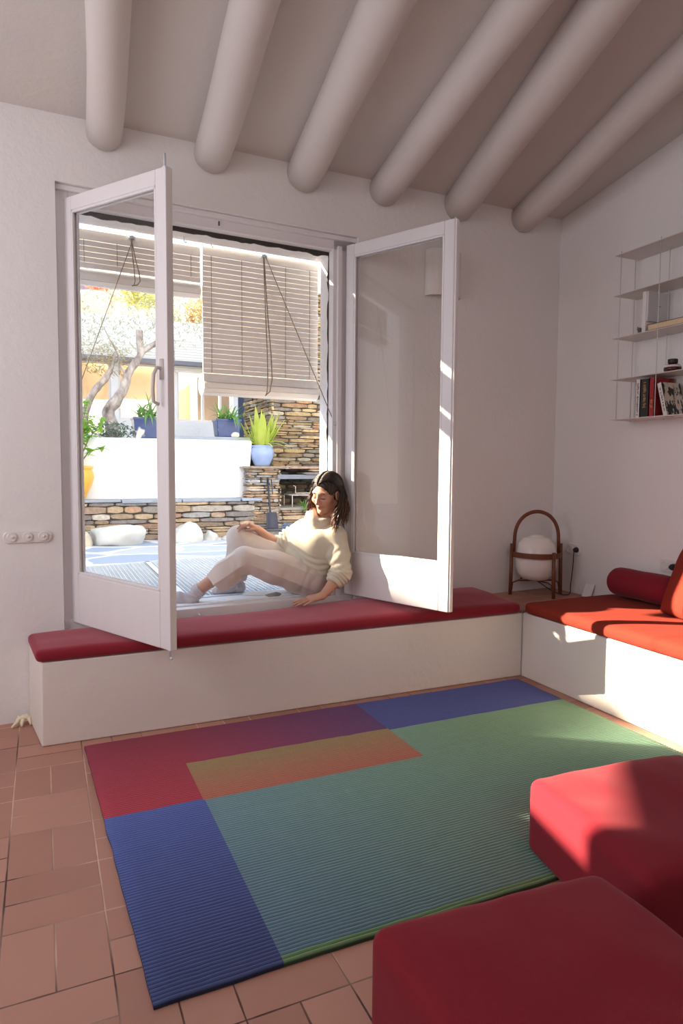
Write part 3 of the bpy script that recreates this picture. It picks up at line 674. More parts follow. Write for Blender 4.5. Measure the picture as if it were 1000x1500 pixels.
o = m.obj('power_cord', M['black'], t, smooth=True, subsurf=1)
m = MB(); m.lathe([(0, 0), (.019, 0), (.019, .014), (.010, .03), (0, .031)], (XR-.008, 3.564, .725), 18, Vector((-1, 0, 0)).to_track_quat('Z', 'Y').to_matrix()); m.obj('plug', M['black'], t, smooth=True)

# ------------------------------------------------------------------ wire-hung shelf unit with books
t = thing('wall_shelf', 'white wire-hung wall shelf unit with five thin shelves', 'shelf', (XR-.1, 2.6, 1.6))
ZS = [1.608, 1.855, 2.108, 2.368, 2.612]; SY0, SY1 = 1.75, 3.125; SX0 = 3.25
for z in ZS:
    m = MB(); m.box(SX0, XR-.002, SY0, SY1, z-.005, z); m.obj('shelf_board', M['white_metal'], t, bevel=.001)
for (x, y) in ((3.262, 3.085), (3.41, 3.17-.06), (3.262, 2.80), (3.41, 2.88-.02), (3.262, 2.2), (3.41, 2.2)):
    m = MB(); m.tube([(x, y, 1.597), (x, y, 2.63)], .0028, 8); m.tube([(x, y, 1.596), (x, y, 1.603)], .0045, 8); m.obj('hanging_rod', M['white_metal'], t, smooth=True)
def m_print(name, base, ink, scale, thr, stretch):
    q = NT(name); nz = q.noise(scale, 4, .6, stretch=stretch)
    q.bsdf(q.mix(q.ramp(nz.outputs[0], [(thr, (0, 0, 0, 1)), (thr+.03, (1, 1, 1, 1))]), base, ink), .5); return q.m
pages = simple('paper_pages', lin(214, 200, 176), .9, .08, 200)
def book(label, name, y0, y1, h, depth, cover, lean=0, text=None, tcol=None, x0=3.268, z=ZS[0]):
    """standing book, spine facing the room; lean tips it along the shelf"""
    t = thing(name, label, 'book', (x0, (y0+y1)/2, z), 'books on the lowest shelf')
    s_, c_ = math.sin(lean), math.cos(lean); yb = y0
    def X(d, w_, hh): return (x0+d, yb+w_*c_-hh*s_, z+.0008+hh*c_+w_*s_)
    th = y1-y0; m = MB(); k = .003
    for (d0, d1, w0, w1) in ((0, depth, 0, k), (0, depth, th-k, th), (0, k, 0, th)): m.box(d0, d1, w0, w1, 0, h, xf=X)
    m.obj('cover', cover, t)
    m = MB(); m.box(k, depth-.004, k, th-k, .004, h-.005, xf=X); m.obj('pages', pages, t)
    return t, X, th
def lettering(t, X, th, h, col, n, lo, hi, w0, w1, seed):
    r = random.Random(seed); m = MB(); z = lo
    while z < hi:
        g = r.uniform(.004, .007)
        if r.random() > .15:
            a = w0+(w1-w0)*r.uniform(0, .25); b_ = w1-(w1-w0)*r.uniform(0, .25)
            m.box(-.0008, .0002, th*a, th*b_, z, z+g*.35, xf=X); m.box(-.0008, .0002, th*(a if r.random() < .5 else b_-.12), th*((a+.12) if r.random() < .5 else b_), z, z+g*.8, xf=X)
        z += g
    m.obj('spine_lettering', col, t)
gold = simple('gold_print', lin(196, 160, 96), .5); ink = simple('black_print', lin(36, 34, 36), .6)
wp = simple('white_paper_cover', lin(222, 214, 208), .5, .03); bk = simple('black_cover', lin(38, 34, 36), .45, .1); rdc = m_print('red_cover', lin(164, 34, 40), lin(110, 20, 34), 30, .56, (1, 1, 1))
a_, X, th = book('white-spined book at the far left end of the lowest shelf', 'book', 2.913, 2.946, .226, .17, wp); lettering(a_, X, th, .226, ink, 20, .012, .20, .32, .68, 1)
a_, X, th = book('thick black book with gold lettering on the lowest shelf', 'book', 2.850, 2.911, .224, .165, bk); lettering(a_, X, th, .224, gold, 20, .055, .205, .30, .72, 2)
a_, X, th = book('red book between the black book and the leaning book', 'book', 2.812, 2.848, .226, .160, rdc); lettering(a_, X, th, .226, gold, 8, .05, .10, .2, .8, 3)
bw = m_print('ink_drawing_cover', lin(206, 192, 176), lin(30, 28, 30), 34, .50, (1, 1, .35))
a_, X, th = book('white book with black ink drawing, leaning over on the lowest shelf', 'book', 2.716, 2.744, .200, .155, bw, lean=-.26); 
m = MB(); m.box(-.0006, .0001, .001, th-.001, .001, .199, xf=X); m.obj('white_spine', wp, a_)
lettering(a_, lambda d, w_, hh: X(d-.0006, w_, hh), th, .2, ink, 20, .03, .17, .3, .7, 5)
# things on the middle shelf
zb = ZS[2]
t = thing('book', 'large book lying flat on the middle shelf under the white box frame', 'book', (3.36, 2.6, zb)); m = MB(); m.box(3.262, 3.43, 2.33, 2.868, zb+.0045, zb+.034); m.obj('pages', simple('cream_pages', lin(222, 196, 160), .9, .1, 90), t)
m = MB(); m.box(3.258, 3.432, 2.325, 2.872, zb+.0008, zb+.0045); m.box(3.258, 3.432, 2.325, 2.872, zb+.034, zb+.0375); m.obj('cover', simple('brown_board', lin(116, 92, 80), .6), t)
t = thing('picture_frame', 'white empty box frame standing on its side on the middle shelf', 'frame', (3.31, 2.85, zb))
def XF(d, w_, hh): return (3.258+d, 2.912-w_, zb+.0008+hh)
m = MB(); m.box(0, .17, 0, .026, 0, .235, xf=XF); m.obj('frame_back', M['whiteplastic'], t, bevel=.003)
m = MB(); m.box(.006, .165, .026, .038, .06, .232, xf=XF); m.obj('mount', simple('grey_card', lin(208, 208, 210), .6), t)
m = MB(); m.box(.085, .110, .0382, .0386, .150, .153, xf=XF); m.obj('mark', ink, t)
b = MB(); 
for k in range(9):
    a = 2*PI*k/9; b.tube([(3.285, 2.945, zb+.003), (3.285+.008*math.cos(a), 2.945+.010*math.sin(a), zb+.025), (3.285+.016*math.cos(a), 2.945+.020*math.sin(a), zb+.03+.012*math.sin(k*2.1))], [.006, .007, .003], 6)
b.tube([(3.285, 2.945, zb+.0008), (3.285, 2.945, zb+.02)], [.016, .010], 10)
tag(b.obj('dried_flower', simple('dry_grey_petals', lin(120, 108, 102), .9, .2, 80), smooth=True), 'small grey dried flower at the left of the white box frame', 'ornament')
def inkb(y, label):
    t = thing('ink_bottle', label, 'bottle', (3.285, y, ZS[1]), 'ink bottles on the fourth shelf'); c = (3.285, y, ZS[1]+.0008)
    m = MB(); m.lathe([(0, 0), (.040, 0), (.047, .006), (.047, .018), (.038, .036), (.022, .042), (.022, .046), (0, .046)], c, 28); m.obj('bottle_body', simple('dark_red_ink', lin(70, 22, 30), .15), t, smooth=True)
    m = MB(); m.lathe([(.044, .021), (.0475, .0235), (.0405, .034), (.036, .036)], c, 28, close=True); m.obj('label_band', M['whiteplastic'], t, smooth=True)
    m = MB(); m.lathe([(0, .0462), (.027, .0462), (.027, .066), (.024, .069), (0, .069)], c, 24); m.obj('cap', M['black'], t, smooth=False, bevel=.001)
inkb(2.708, 'dark red ink bottle with black cap, left of the two on the fourth shelf'); inkb(2.565, 'dark red ink bottle with black cap, at the right edge of the picture')
# ------------------------------------------------------------------ the courtyard
ZP = .455
b = MB(); b.add([(-9, 3.95, ZP), (14, 3.95, ZP), (14, 9.2, ZP), (-9, 9.2, ZP)], [(0, 1, 2, 3)]); b.add([(-9, 3.95, -.1), (14, 3.95, -.1), (14, 9.2, -.1), (-9, 9.2, -.1)], [(3, 2, 1, 0)])
struct(b.obj('floor_courtyard', M['flag']))
# steel grating in front of the window
t = thing('floor_grating', 'galvanised steel floor grating lying on the paving just outside the window', 'grating', (1.2, 4.9, ZP))
m = MB(); g0, g1 = -.9, 2.9
def gy(x): return 5.62+.24*x*.9
x = g0
while x < g1:
    y0 = 4.06+.05*x; m.box(x, x+.004, y0, gy(x), ZP+.002, ZP+.026); x += .030
m.obj('bearing_bars', M['metal'], t)
m = MB(); k = 0
y = 4.10
while y < 6.3:
    xs = max(g0, (y-5.62)/.216) if y > 5.4 else g0
    if xs < g1: m.box(xs, g1, y, y+.003, ZP+.012, ZP+.025)
    y += .036
m.obj('cross_bars', M['metal'], t)
m = MB(); wz = (ZP+.001, ZP+.030)
for xx in (g0, .80, g1): m.box(xx-.02, xx+.02, 4.06+.05*xx, gy(xx), *wz)
m.hexa([(g0, gy(g0)-.03, wz[0]), (g1, gy(g1)-.03, wz[0]), (g1, gy(g1), wz[0]), (g0, gy(g0), wz[0])], [(g0, gy(g0)-.03, wz[1]), (g1, gy(g1)-.03, wz[1]), (g1, gy(g1), wz[1]), (g0, gy(g0), wz[1])])
m.hexa([(g0, 4.03+.05*g0, wz[0]), (g1, 4.03+.05*g1, wz[0]), (g1, 4.07+.05*g1, wz[0]), (g0, 4.07+.05*g0, wz[0])], [(g0, 4.03+.05*g0, wz[1]), (g1, 4.03+.05*g1, wz[1]), (g1, 4.07+.05*g1, wz[1]), (g0, 4.07+.05*g0, wz[1])])
m.obj('edge_frame', simple('pale_steel', lin(214, 220, 226), .45), t)

# dry-stone masonry: every stone a jittered slab, all of one wall in one mesh
PAL = [lin(*c) for c in ((172, 152, 132), (190, 168, 140), (150, 142, 138), (200, 176, 146), (164, 142, 124), (172, 170, 170), (212, 188, 156), (140, 132, 130), (182, 150, 126), (198, 190, 180))]
def drystone(m, x0, x1, z0, z1, yf, depth, r, hmin=.03, hmax=.08, wmin=.12, wmax=.42, xf=None, hole=None, bulge=.03, warm=0):
    z = z0
    m.cur = (.10, .085, .072, 1); m.box(x0+.02, x1-.02, yf+.05, yf+depth, z0, z1, xf=xf) if hole is None else None
    while z < z1-.004:
        h = min(r.uniform(hmin, hmax)*(1 if r.random() < .75 else .6), z1-z); x = x0+r.uniform(-.04, .0)
        while x < x1-.01:
            w_ = min(r.uniform(wmin, wmax)*(h/hmax*.5+.6), x1-x+r.uniform(0, .02)); zj = r.uniform(-.25, .25)*h
            if not (hole and hole(x+w_/2, z+h/2)):
                ins = .0015+.003*r.random(); o = r.uniform(0, bulge); c = Vector(r.choice(PAL)); k = r.uniform(.75, 1.2); m.cur = (c[0]*k, c[1]*k*(1-.05*warm), c[2]*k*(1-.2*warm), 1)
                n = 6; fr = []; bk_ = []
                cx, cz = x+w_/2, z+h/2+zj*.2; 
                for kk in range(10):
                    a = 2*PI*kk/10; ca, sa = math.cos(a), math.sin(a)
                    sq = (abs(ca)**4.5+abs(sa)**4.5)**(-1/4.5); rr = sq*r.uniform(.93, 1.05)
                    px_, pz_ = cx+ca*rr*(w_/2-ins*.4), cz+sa*rr*(h/2-ins*.4)
                    fr.append((px_, pz_))
                yy = yf-o+bulge
                vs = []
                for s_, dy in ((.90, 0), (.99, .016), (1.0, depth*.5)):
                    for (px_, pz_) in fr: vs.append((cx+(px_-cx)*s_, yy+dy+r.uniform(-.003, .003)*(dy < .1), cz+(pz_-cz)*s_))
                if xf: vs = [xf(*p) for p in vs]
                N = 10; fs = [tuple(range(N-1, -1, -1))]
                for q in range(2): fs += [(q*N+i, q*N+(i+1) % N, (q+1)*N+(i+1) % N, (q+1)*N+i) for i in range(N)]
                m.add(vs, fs)
            x += w_
        z += h
r = random.Random(5)
t = thing('dry_stone_wall', 'low dry-stone wall of brown slabs under the white planter wall', 'wall', (.5, 7.85, ZP))
m = MB(); drystone(m, -3.2, 2.33, ZP, .885, 7.70, .26, r, .035, .085, .16, .5); m.obj('stone_courses', M['stone'], t, color=True)
m = MB(); x = -3.2
while x < 2.42:
    w_ = r.uniform(.35, .7); x1_ = min(x+w_, 2.42); dz = r.uniform(-.006, .006); y0 = 7.66+r.uniform(-.03, .02)
    m.hexa([(x, y0, .885+dz), (x1_-.01, y0+r.uniform(-.02, .02), .885+dz), (x1_-.01, 7.97, .885), (x, 7.97, .885)], [(x, y0+.01, .918+dz), (x1_-.01, y0+.01, .918+dz), (x1_-.01, 7.97, .918), (x, 7.97, .918)]); x += w_
m.obj('slate_capping', M['slate'], t, bevel=.006)
t = thing('planter_wall', 'long white rendered planter wall above the dry-stone wall', 'wall', (.5, 8.2, .9))
m = MB(); m.hexa([(-5, 7.95, .6), (2.285, 7.95, .6), (2.34, 8.15, .6), (-5, 8.15, .6)], [(-5, 7.95, 1.615), (2.375, 7.95, 1.615), (2.40, 8.15, 1.615), (-5, 8.15, 1.615)]); m.obj('render', M['outwall'], t, bevel=.02)
m = MB(); m.box(1.36, 2.36, 7.99, 8.14, 1.612, 1.655); m.box(-5, .2, 7.99, 8.14, 1.612, 1.645); m.obj('coping', M['slate'], t, bevel=.005)
b = MB(); b.box(-5, 2.7, 8.15, 11.0, .6, 1.615); struct(b.obj('floor_terrace', M['soil']))
# fireplace
t = thing('stone_fireplace', 'outdoor dry-stone fireplace with a dark hearth opening and stone lintel', 'fireplace', (3.1, 8.1, ZP)); r = random.Random(8)
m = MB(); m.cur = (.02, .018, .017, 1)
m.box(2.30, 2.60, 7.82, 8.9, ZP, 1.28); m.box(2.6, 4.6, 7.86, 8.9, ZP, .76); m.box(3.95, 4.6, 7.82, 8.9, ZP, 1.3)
drystone(m, 2.27, 2.655, .62, 1.275, 7.74, .3, r, .02, .05, .10, .3); drystone(m, 2.33, 4.5, ZP, .76, 7.76, .3, r, .025, .06, .12, .4); drystone(m, 3.95, 4.6, .77, 1.275, 7.74, .3, r, .02, .05, .1, .3)
def side(xa): return lambda x, y, z: (xa+(y-7.74), x, z)
drystone(m, 7.76, 8.5, .76, 1.275, 7.74, .05, r, .02, .05, .1, .3, xf=lambda x, y, z: (2.655-(y-7.74)+.03, x, z))
drystone(m, 7.76, 8.3, .90, 1.275, 7.74, .05, r, .02, .05, .1, .3, xf=lambda x, y, z: (2.265+(y-7.74), x, z))
m.obj('stone_piers', M['stone'], t, color=True)
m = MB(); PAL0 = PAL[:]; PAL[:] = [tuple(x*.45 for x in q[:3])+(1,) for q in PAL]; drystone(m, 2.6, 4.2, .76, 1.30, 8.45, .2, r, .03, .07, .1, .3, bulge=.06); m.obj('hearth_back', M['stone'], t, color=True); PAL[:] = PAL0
m = MB(); m.hexa([(2.60, 7.76, .76), (3.95, 7.76, .76), (3.95, 8.5, .76), (2.60, 8.5, .76)], [(2.60, 7.74, .785), (3.95, 7.74, .785), (3.95, 8.5, .785), (2.6, 8.5, .785)]); m.obj('hearth_slab', simple('ashy_slab', lin(190, 182, 170), .9, .2, 12, .4), t)
m = MB(); m.box(2.63, 4.1, 7.735, 7.80, 1.145, 1.20); m.obj('steel_lintel', M['steelgrey'], t, bevel=.003)
m = MB(); m.cur = PAL[9]; drystone(m, 2.22, 4.6, 1.20, 1.305, 7.70, .5, random.Random(3), .03, .055, .4, 1.1, bulge=.02, hole=lambda x, z: x < 2.66 and z < 1.27); m.cur = PAL[9]; m.box(2.25, 4.6, 7.78, 8.4, 1.27, 1.302); m.obj('stone_lintel', M['stone'], t, color=True)
t = thing('dry_stone_wall', 'tall sunlit dry-stone wall rising behind the fireplace', 'wall', (3.6, 8.4, 1.3)); r = random.Random(21)
m = MB(); drystone(m, 2.735, 5.4, 1.30, 3.6, 8.30, .35, r, .025, .07, .12, .42, bulge=.05, warm=1); drystone(m, 8.32, 9.6, 1.30, 3.6, 2.72, .05, r, .025, .07, .12, .42, xf=lambda x, y, z: (y, x, z), warm=1)
m.obj('stone_courses', M['stone'], t, color=True)
# shovel leaning on the pier
t = thing('fire_shovel', 'black iron fire shovel leaning upright against the fireplace pier', 'shovel', (2.51, 7.62, ZP))
m = MB(); m.tube([(2.500, 7.722, 1.12), (2.502, 7.685, .95), (2.506, 7.65, .76), (2.51, 7.64, .72)], [.012, .011, .012, .018], 10); m.tube([(2.500, 7.722, 1.165), (2.500, 7.722, 1.12), (2.515, 7.724, 1.15)], [.012, .017, .01], 10); m.obj('handle', M['iron'], t, smooth=True)
m = MB(); m.tube([(2.545, 7.72, 1.14), (2.55, 7.70, 1.0), (2.552, 7.695, .96)], .006, 8); m.obj('hook', M['iron'], t, smooth=True)
m = MB(); bl = []
for k in range(9):
    a = -1+2*k/8
    for z, wd in ((.748, .062), (.735, .066), (.565, .078), (.548, .074)): bl.append((2.512+a*wd, 7.63+(.748-z)*-.15+.022*(-(a*a))+.0, z))
fs = [(k*4+j, (k+1)*4+j, (k+1)*4+j+1, k*4+j+1) for k in range(8) for j in range(3)]
m.add(bl, fs); o = m.obj('blade', M['iron'], t, smooth=True); q = o.modifiers.new('s', 'SOLIDIFY'); q.thickness = .004
t = thing('grill_stand', 'white wire grill stand on the hearth', 'grill', (3.05, 7.95, .786))
m = MB(); z0 = .788
for (x, y) in ((2.86, 7.84), (3.35, 7.84), (2.86, 8.15), (3.35, 8.15)): m.tube([(x, y, z0), (x, y, .94)], .006, 6)
for (a, b_) in (((2.86, 7.84), (3.35, 7.84)), ((2.86, 8.15), (3.35, 8.15)), ((2.86, 7.84), (2.86, 8.15)), ((3.35, 7.84), (3.35, 8.15))): m.tube([a+(.94,), b_+(.94,)], .006, 6)
m.tube([(2.91, 7.86, .965), (3.4, 7.86, .965)], .005, 6); m.tube([(2.91, 7.86, .965), (2.91, 7.86, 1.05), (2.88, 7.86, 1.06)], .005, 6)
for k in range(9): m.tube([(2.90+k*.05, 7.84, .942), (2.90+k*.05, 8.15, .942)], .003, 5)
m.obj('wire_frame', M['whiteplastic'], t, smooth=True)

def rockshape(name, label, c, rad, seed, mat=None, cat='rock', flatz=True, sub=4, sharp=.35, group=None):
    bm = bmesh.new(); bmesh.ops.create_icosphere(bm, subdivisions=sub, radius=1); rr = random.Random(seed)
    planes = [Vector((rr.gauss(0, 1), rr.gauss(0, 1), rr.gauss(0, 1))).normalized() for _ in range(9)]
    for v in bm.verts:
        d = v.co.normalized(); s_ = 1.0
        for p in planes:
            k = d.dot(p)
            if k > .62: s_ = min(s_, .70/k*1.0+.0)
        s_ = s_*(1-sharp)+sharp*min(1, s_)+.05*noise.noise(d*2.3+Vector((seed, 0, 0)))+.025*noise.noise(d*7+Vector((seed, 0, 0)))
        p = d*s_; v.co = Vector((p.x*rad[0], p.y*rad[1], max(p.z, -.35)*rad[2]+.35*rad[2]))+Vector(c)
    me = bpy.data.meshes.new(name); bm.to_mesh(me); bm.free(); me.materials.append(mat or M['rock']); me.shade_smooth()
    o = bpy.data.objects.new(name, me); COL.objects.link(o); return tag(o, label, cat, group)
rockshape('boulder', 'broad pale boulder at the foot of the stone wall, seen through the left casement', (.74, 7.45, ZP-.02), (.36, .24, .19), 3)
rockshape('boulder', 'low cream boulder at the far left beside the broad pale boulder', (.20, 7.42, ZP-.02), (.28, .22, .16), 11, simple('cream_rock', lin(214, 204, 186), .85, .15, 7, .7))
rockshape('boulder', 'pointed pale boulder with a dark spot, next to the casement post', (1.46, 7.44, ZP-.02), (.19, .18, .185), 17)
rockshape('boulder', 'small pale triangular boulder right of the pointed one', (1.735, 7.46, ZP-.02), (.10, .12, .10), 29)
rockshape('boulder', 'flat whitish stone right of the small triangular boulder', (2.03, 7.47, ZP-.02), (.17, .13, .06), 31)
rockshape('flat_stone', 'flat white stone on the threshold behind the woman\'s thigh', (1.30, 4.03, .478), (.17, .08, .018), 37, simple('white_stone', lin(226, 220, 216), .8, .06, 20, .4), 'stone')
rockshape('speckled_stone', 'small grey speckled stone tucked under the woman\'s thigh', (1.30, 3.905, .4905), (.055, .035, .019), 41, simple('speckled_grey', lin(150, 144, 140), .9, .5, 90, .8), 'stone')

# ------------------------------------------------------------------ pots and plants
ML = dict(lime=m_leaf('lime_leaves', lin(190, 208, 84), lin(232, 238, 142), .6), citrus=m_leaf('citrus_leaves', lin(120, 180, 50), lin(190, 225, 100), .55), green=m_leaf('green_blades', lin(90, 150, 70), lin(150, 195, 100), .5),
          olive=m_leaf('olive_leaves', lin(190, 190, 150), lin(235, 230, 200), .5), blue=m_leaf('blue_green_cover', lin(84, 110, 96), lin(130, 156, 130), .4), dry=m_leaf('dry_scrub', lin(190, 160, 110), lin(225, 200, 150), .4))
def leafblade(m, base, d, L, wdt, droop, seg=6, side=None):
    d = Vector(d).normalized(); s_ = side or d.cross(Vector((0, 0, 1))); s_ = s_.normalized() if s_.length > 1e-4 else Vector((1, 0, 0))
    vs = []; p = Vector(base)
    for k in range(seg+1):
        t = k/seg; ww = wdt*math.sin(PI*min(1, .12+.88*t)**.8)*(1 if k < seg else 0)+.0005
        nrm = s_.cross(d).normalized()
        vs += [p-s_*ww, p+nrm*ww*-.35, p+s_*ww]; p = p+d*(L/seg); d = (d+Vector((0, 0, -droop/seg))).normalized()
    m.add(vs, [(k*3+j, k*3+j+1, k*3+j+4, k*3+j+3) for k in range(seg) for j in (0, 1)])
t = thing('flower_pot', 'pale blue glazed pot with lime green leaves, standing on the fireplace pier', 'pot', (2.51, 7.99, 1.303))
m = MB(); m.lathe([(0, 0), (.088, 0), (.10, .02), (.135, .10), (.150, .165), (.143, .205), (.126, .226), (.138, .246), (.140, .256), (.124, .256), (.118, .236), (0, .232)], (2.51, 7.99, 1.303), 40); m.obj('glazed_pot', M['blueglaze'], t, smooth=True)
m = MB(); r = random.Random(14); c = Vector((2.50, 7.99, 1.53))
for k in range(36):
    a = r.uniform(0, 2*PI); o = r.uniform(.02, .09); e = r.uniform(.1, .75)
    leafblade(m, c+Vector((math.cos(a)*o, math.sin(a)*o, 0)), (math.cos(a)*e*.75, math.sin(a)*e*.75, 1), r.uniform(.25, .60)*(1-.25*e), r.uniform(.034, .056), r.uniform(.1, .8)*e*1.4)
for a, e, L in ((-.2, 1.4, .40), (PI+.15, 1.3, .38), (-.5, 1.1, .42), (PI, .9, .46), (-1.3, 1.2, .3)):
    leafblade(m, c, (math.cos(a)*e, math.sin(a)*e, 1), L, .03, 1.8)
m.obj('leaves', ML['lime'], t, smooth=True)
def planter(label, x0, x1, y0, y1, z0, h, seed, tall):
    t = thing('square_planter', label, 'planter', ((x0+x1)/2, (y0+y1)/2, z0), 'square blue planters')
    m = MB(); k = .02; k2 = .018
    m.hexa([(x0+k, y0+k, z0), (x1-k, y0+k, z0), (x1-k, y1-k, z0), (x0+k, y1-k, z0)], [(x0, y0, z0+h), (x1, y0, z0+h), (x1, y1, z0+h), (x0, y1, z0+h)])
    o = m.obj('glazed_box', M['cobalt'], t, bevel=.008)
    m = MB(); 
    for (a0, a1, b0, b1) in ((x0-.004, x1+.004, y0-.004, y0+k2), (x0-.004, x1+.004, y1-k2, y1+.004), (x0-.004, x0+k2, y0, y1), (x1-k2, x1+.004, y0, y1)): m.box(a0, a1, b0, b1, z0+h-.02, z0+h+.006)
    m.obj('rim', M['cobalt'], t, bevel=.003)
    m = MB(); r = random.Random(seed); 
    for q in range(tall[0]):
        c = Vector((r.uniform(x0+.05, x1-.05), r.uniform(y0+.05, y1-.05), z0+h)); a = r.uniform(0, 2*PI); e = r.uniform(.2, 1.1)
        leafblade(m, c, (math.cos(a)*e, math.sin(a)*e, 1), r.uniform(*tall[1]), r.uniform(.006, .016), r.uniform(.8, 2.4))
    for q in range(3): leafblade(m, ((x0+x1)/2, y0+.03, z0+h), (r.uniform(-.5, .5), -.8, .6), .32, .012, 3.2)
    m.obj('leaves', ML['green'], t, smooth=True)
planter('square cobalt blue planter with spiky green plant, left, on the white planter wall', .988, 1.30, 8.10, 8.36, 1.617, .245, 4, (60, (.18, .40)))
planter('square cobalt blue planter on the white planter wall, nearest the tall stone wall', 1.955, 2.262, 8.04, 8.28, 1.657, .215, 6, (50, (.12, .30)))
# yellow pot with citrus
t = thing('flower_pot', 'yellow glazed urn with a leafy citrus shrub on the low stone wall', 'pot', (.315, 7.80, .92))
m = MB(); m.lathe([(0, 0), (.10, 0), (.12, .03), (.175, .14), (.208, .24), (.205, .29), (.185, .325), (.188, .335), (.200, .345), (.203, .366), (.195, .372), (.172, .372), (.168, .34), (0, .33)], (.315, 7.80, .919), 40); m.obj('glazed_urn', M['yellow'], t, smooth=True)
m = MB(); r = random.Random(31); lf = MB()
for k in range(16):
    a = r.uniform(0, 2*PI); e = r.uniform(.1, .55); top = Vector((.36+math.cos(a)*e*.62, 7.80+math.sin(a)*e*.45, r.uniform(1.62, 2.12)-.35*e)); base = Vector((.33, 7.80, 1.25)); mid = base.lerp(top, .5)+Vector((0, 0, .08))
    pts = [base, mid, top]; m.tube(pts, [.009, .006, .003], 6)
    for q in range(22):
        s_ = r.uniform(.35, 1.05); p = base.lerp(mid, s_*2) if s_ < .5 else mid.lerp(top, s_*2-1); aa = r.uniform(0, 2*PI)
        leafblade(lf, p, (math.cos(aa), math.sin(aa), r.uniform(-.5, .9)), r.uniform(.08, .13), r.uniform(.017, .028), r.uniform(.3, 1.4), 4)
m.obj('stems', simple('green_bark', lin(120, 120, 80), .9), t, smooth=True); lf.obj('leaves', ML['citrus'], t, smooth=True)
# olive tree
def trunkmesh(pts, rs, seed, n=14, sub=6):
    m = MB(); P_ = []; R2 = []
    for i in range(len(pts)-1):
        for k in range(sub):
            f = k/sub; p0 = Vector(pts[max(i-1, 0)]); p1 = Vector(pts[i]); p2 = Vector(pts[i+1]); p3 = Vector(pts[min(i+2, len(pts)-1)])
            P_.append(.5*((2*p1)+(p2-p0)*f+(2*p0-5*p1+4*p2-p3)*f*f+(3*p1-p0-3*p2+p3)*f**3)); R2.append((rs[i]*(1-f)+rs[i+1]*f)*(1+.16*noise.noise(Vector((i+f, seed, 0))*1.7)))
    P_.append(Vector(pts[-1])); R2.append(rs[-1]); m.tube(P_, R2, n)
    m.v = [tuple(Vector(v)+Vector((noise.noise(Vector(v)*14), noise.noise(Vector(v)*14+Vector((9, 0, 0))), 0))*.012) for v in m.v]; return m
def m_bark():
    t = NT('olive_bark'); nz = t.noise(9, 5, .65, stretch=(1, 1, .5)); c = t.ramp(nz.outputs[0], [(.32, lin(92, 82, 80)), (.5, lin(176, 164, 160)), (.68, lin(224, 214, 208))])
    t.bsdf(c, .9, t.bump(nz.outputs[0], .8, .02)); return t.m
MBARK = m_bark()
t = thing('olive_tree', 'gnarled olive tree with a pale leaning trunk behind the planter wall', 'tree', (.79, 8.6, 1.615)); t1 = t
m = trunkmesh([(.80, 8.6, 1.60), (.79, 8.6, 1.80), (.755, 8.6, 1.96), (.85, 8.6, 2.09), (.94, 8.6, 2.26), (.985, 8.6, 2.42), (1.09, 8.6, 2.58), (1.145, 8.6, 2.70), (1.13, 8.62, 2.84), (1.14, 8.62, 2.97)], [.082, .075, .072, .066, .055, .05, .045, .042, .040, .034], 2); m.obj('trunk', MBARK, t, smooth=True)
m = trunkmesh([(1.13, 8.6, 2.68), (1.22, 8.58, 2.75), (1.37, 8.55, 2.86), (1.55, 8.6, 3.1)], [.038, .032, .026, .012], 5, 10, 4); m.obj('branch', MBARK, t, smooth=True)
m = trunkmesh([(.985, 8.6, 2.41), (.90, 8.55, 2.50), (.85, 8.5, 2.66), (.70, 8.5, 2.95)], [.022, .014, .010, .005], 6, 8, 4); m.obj('branch', MBARK, t, smooth=True)
def cloud(m, c, rad, n, L, wd, seed, up=.0):
    r = random.Random(seed)
    for k in range(n):
        while True:
            q = Vector((r.uniform(-1, 1), r.uniform(-1, 1), r.uniform(-1, 1)))
            if q.length < 1: break
        a = r.uniform(0, 2*PI); leafblade(m, (c[0]+q.x*rad[0], c[1]+q.y*rad[1], c[2]+q.z*rad[2]), (math.cos(a), math.sin(a), r.uniform(-.8, .8)+up), r.uniform(*L), r.uniform(*wd), r.uniform(0, .8), 2)
m = MB(); cloud(m, (1.0, 8.7, 3.15), (1.1, .7, .52), 1300, (.05, .09), (.006, .010), 3); cloud(m, (.55, 8.6, 2.75), (.5, .4, .35), 420, (.05, .09), (.006, .010), 4); cloud(m, (1.7, 8.7, 3.2), (.7, .6, .3), 400, (.05, .09), (.006, .01), 6); m.obj('leaves', ML['olive'], t)
t = thing('olive_tree', 'second slender olive trunk leaning right, at the far left behind the citrus shrub', 'tree', (.42, 8.62, 1.615))
m = trunkmesh([(.42, 8.75, 1.60), (.50, 8.75, 1.95), (.585, 8.75, 2.17), (.70, 8.75, 2.32), (.79, 8.75, 2.46), (.86, 8.75, 2.7)], [.05, .046, .045, .042, .036, .02], 9, 12, 4); m.obj('trunk', MBARK, t, smooth=True)
m = MB(); cloud(m, (.75, 8.85, 2.62), (.35, .25, .22), 320, (.05, .09), (.006, .01), 8); m.obj('leaves', ML['dry'], t)
def bush(name, label, c, rad, n, mat, seed, L=(.04, .08), wd=(.012, .02), cat='plant', grp=None):
    m = MB(); cloud(m, c, rad, n, L, wd, seed, .4); return tag(m.obj(name, mat, smooth=True), label, cat, grp)
bush('ground_cover', 'low blue-green ground cover spilling along the planter edge by the olive trunk', (.76, 8.14, 1.69), (.26, .14, .12), 420, ML['blue'], 12, (.03, .06), (.008, .014))
bush('grass_tuft', 'small bright green tuft of weeds on the hearth edge', (2.97, 7.70, .80), (.07, .05, .06), 50, ML['green'], 15, (.05, .10), (.005, .009))
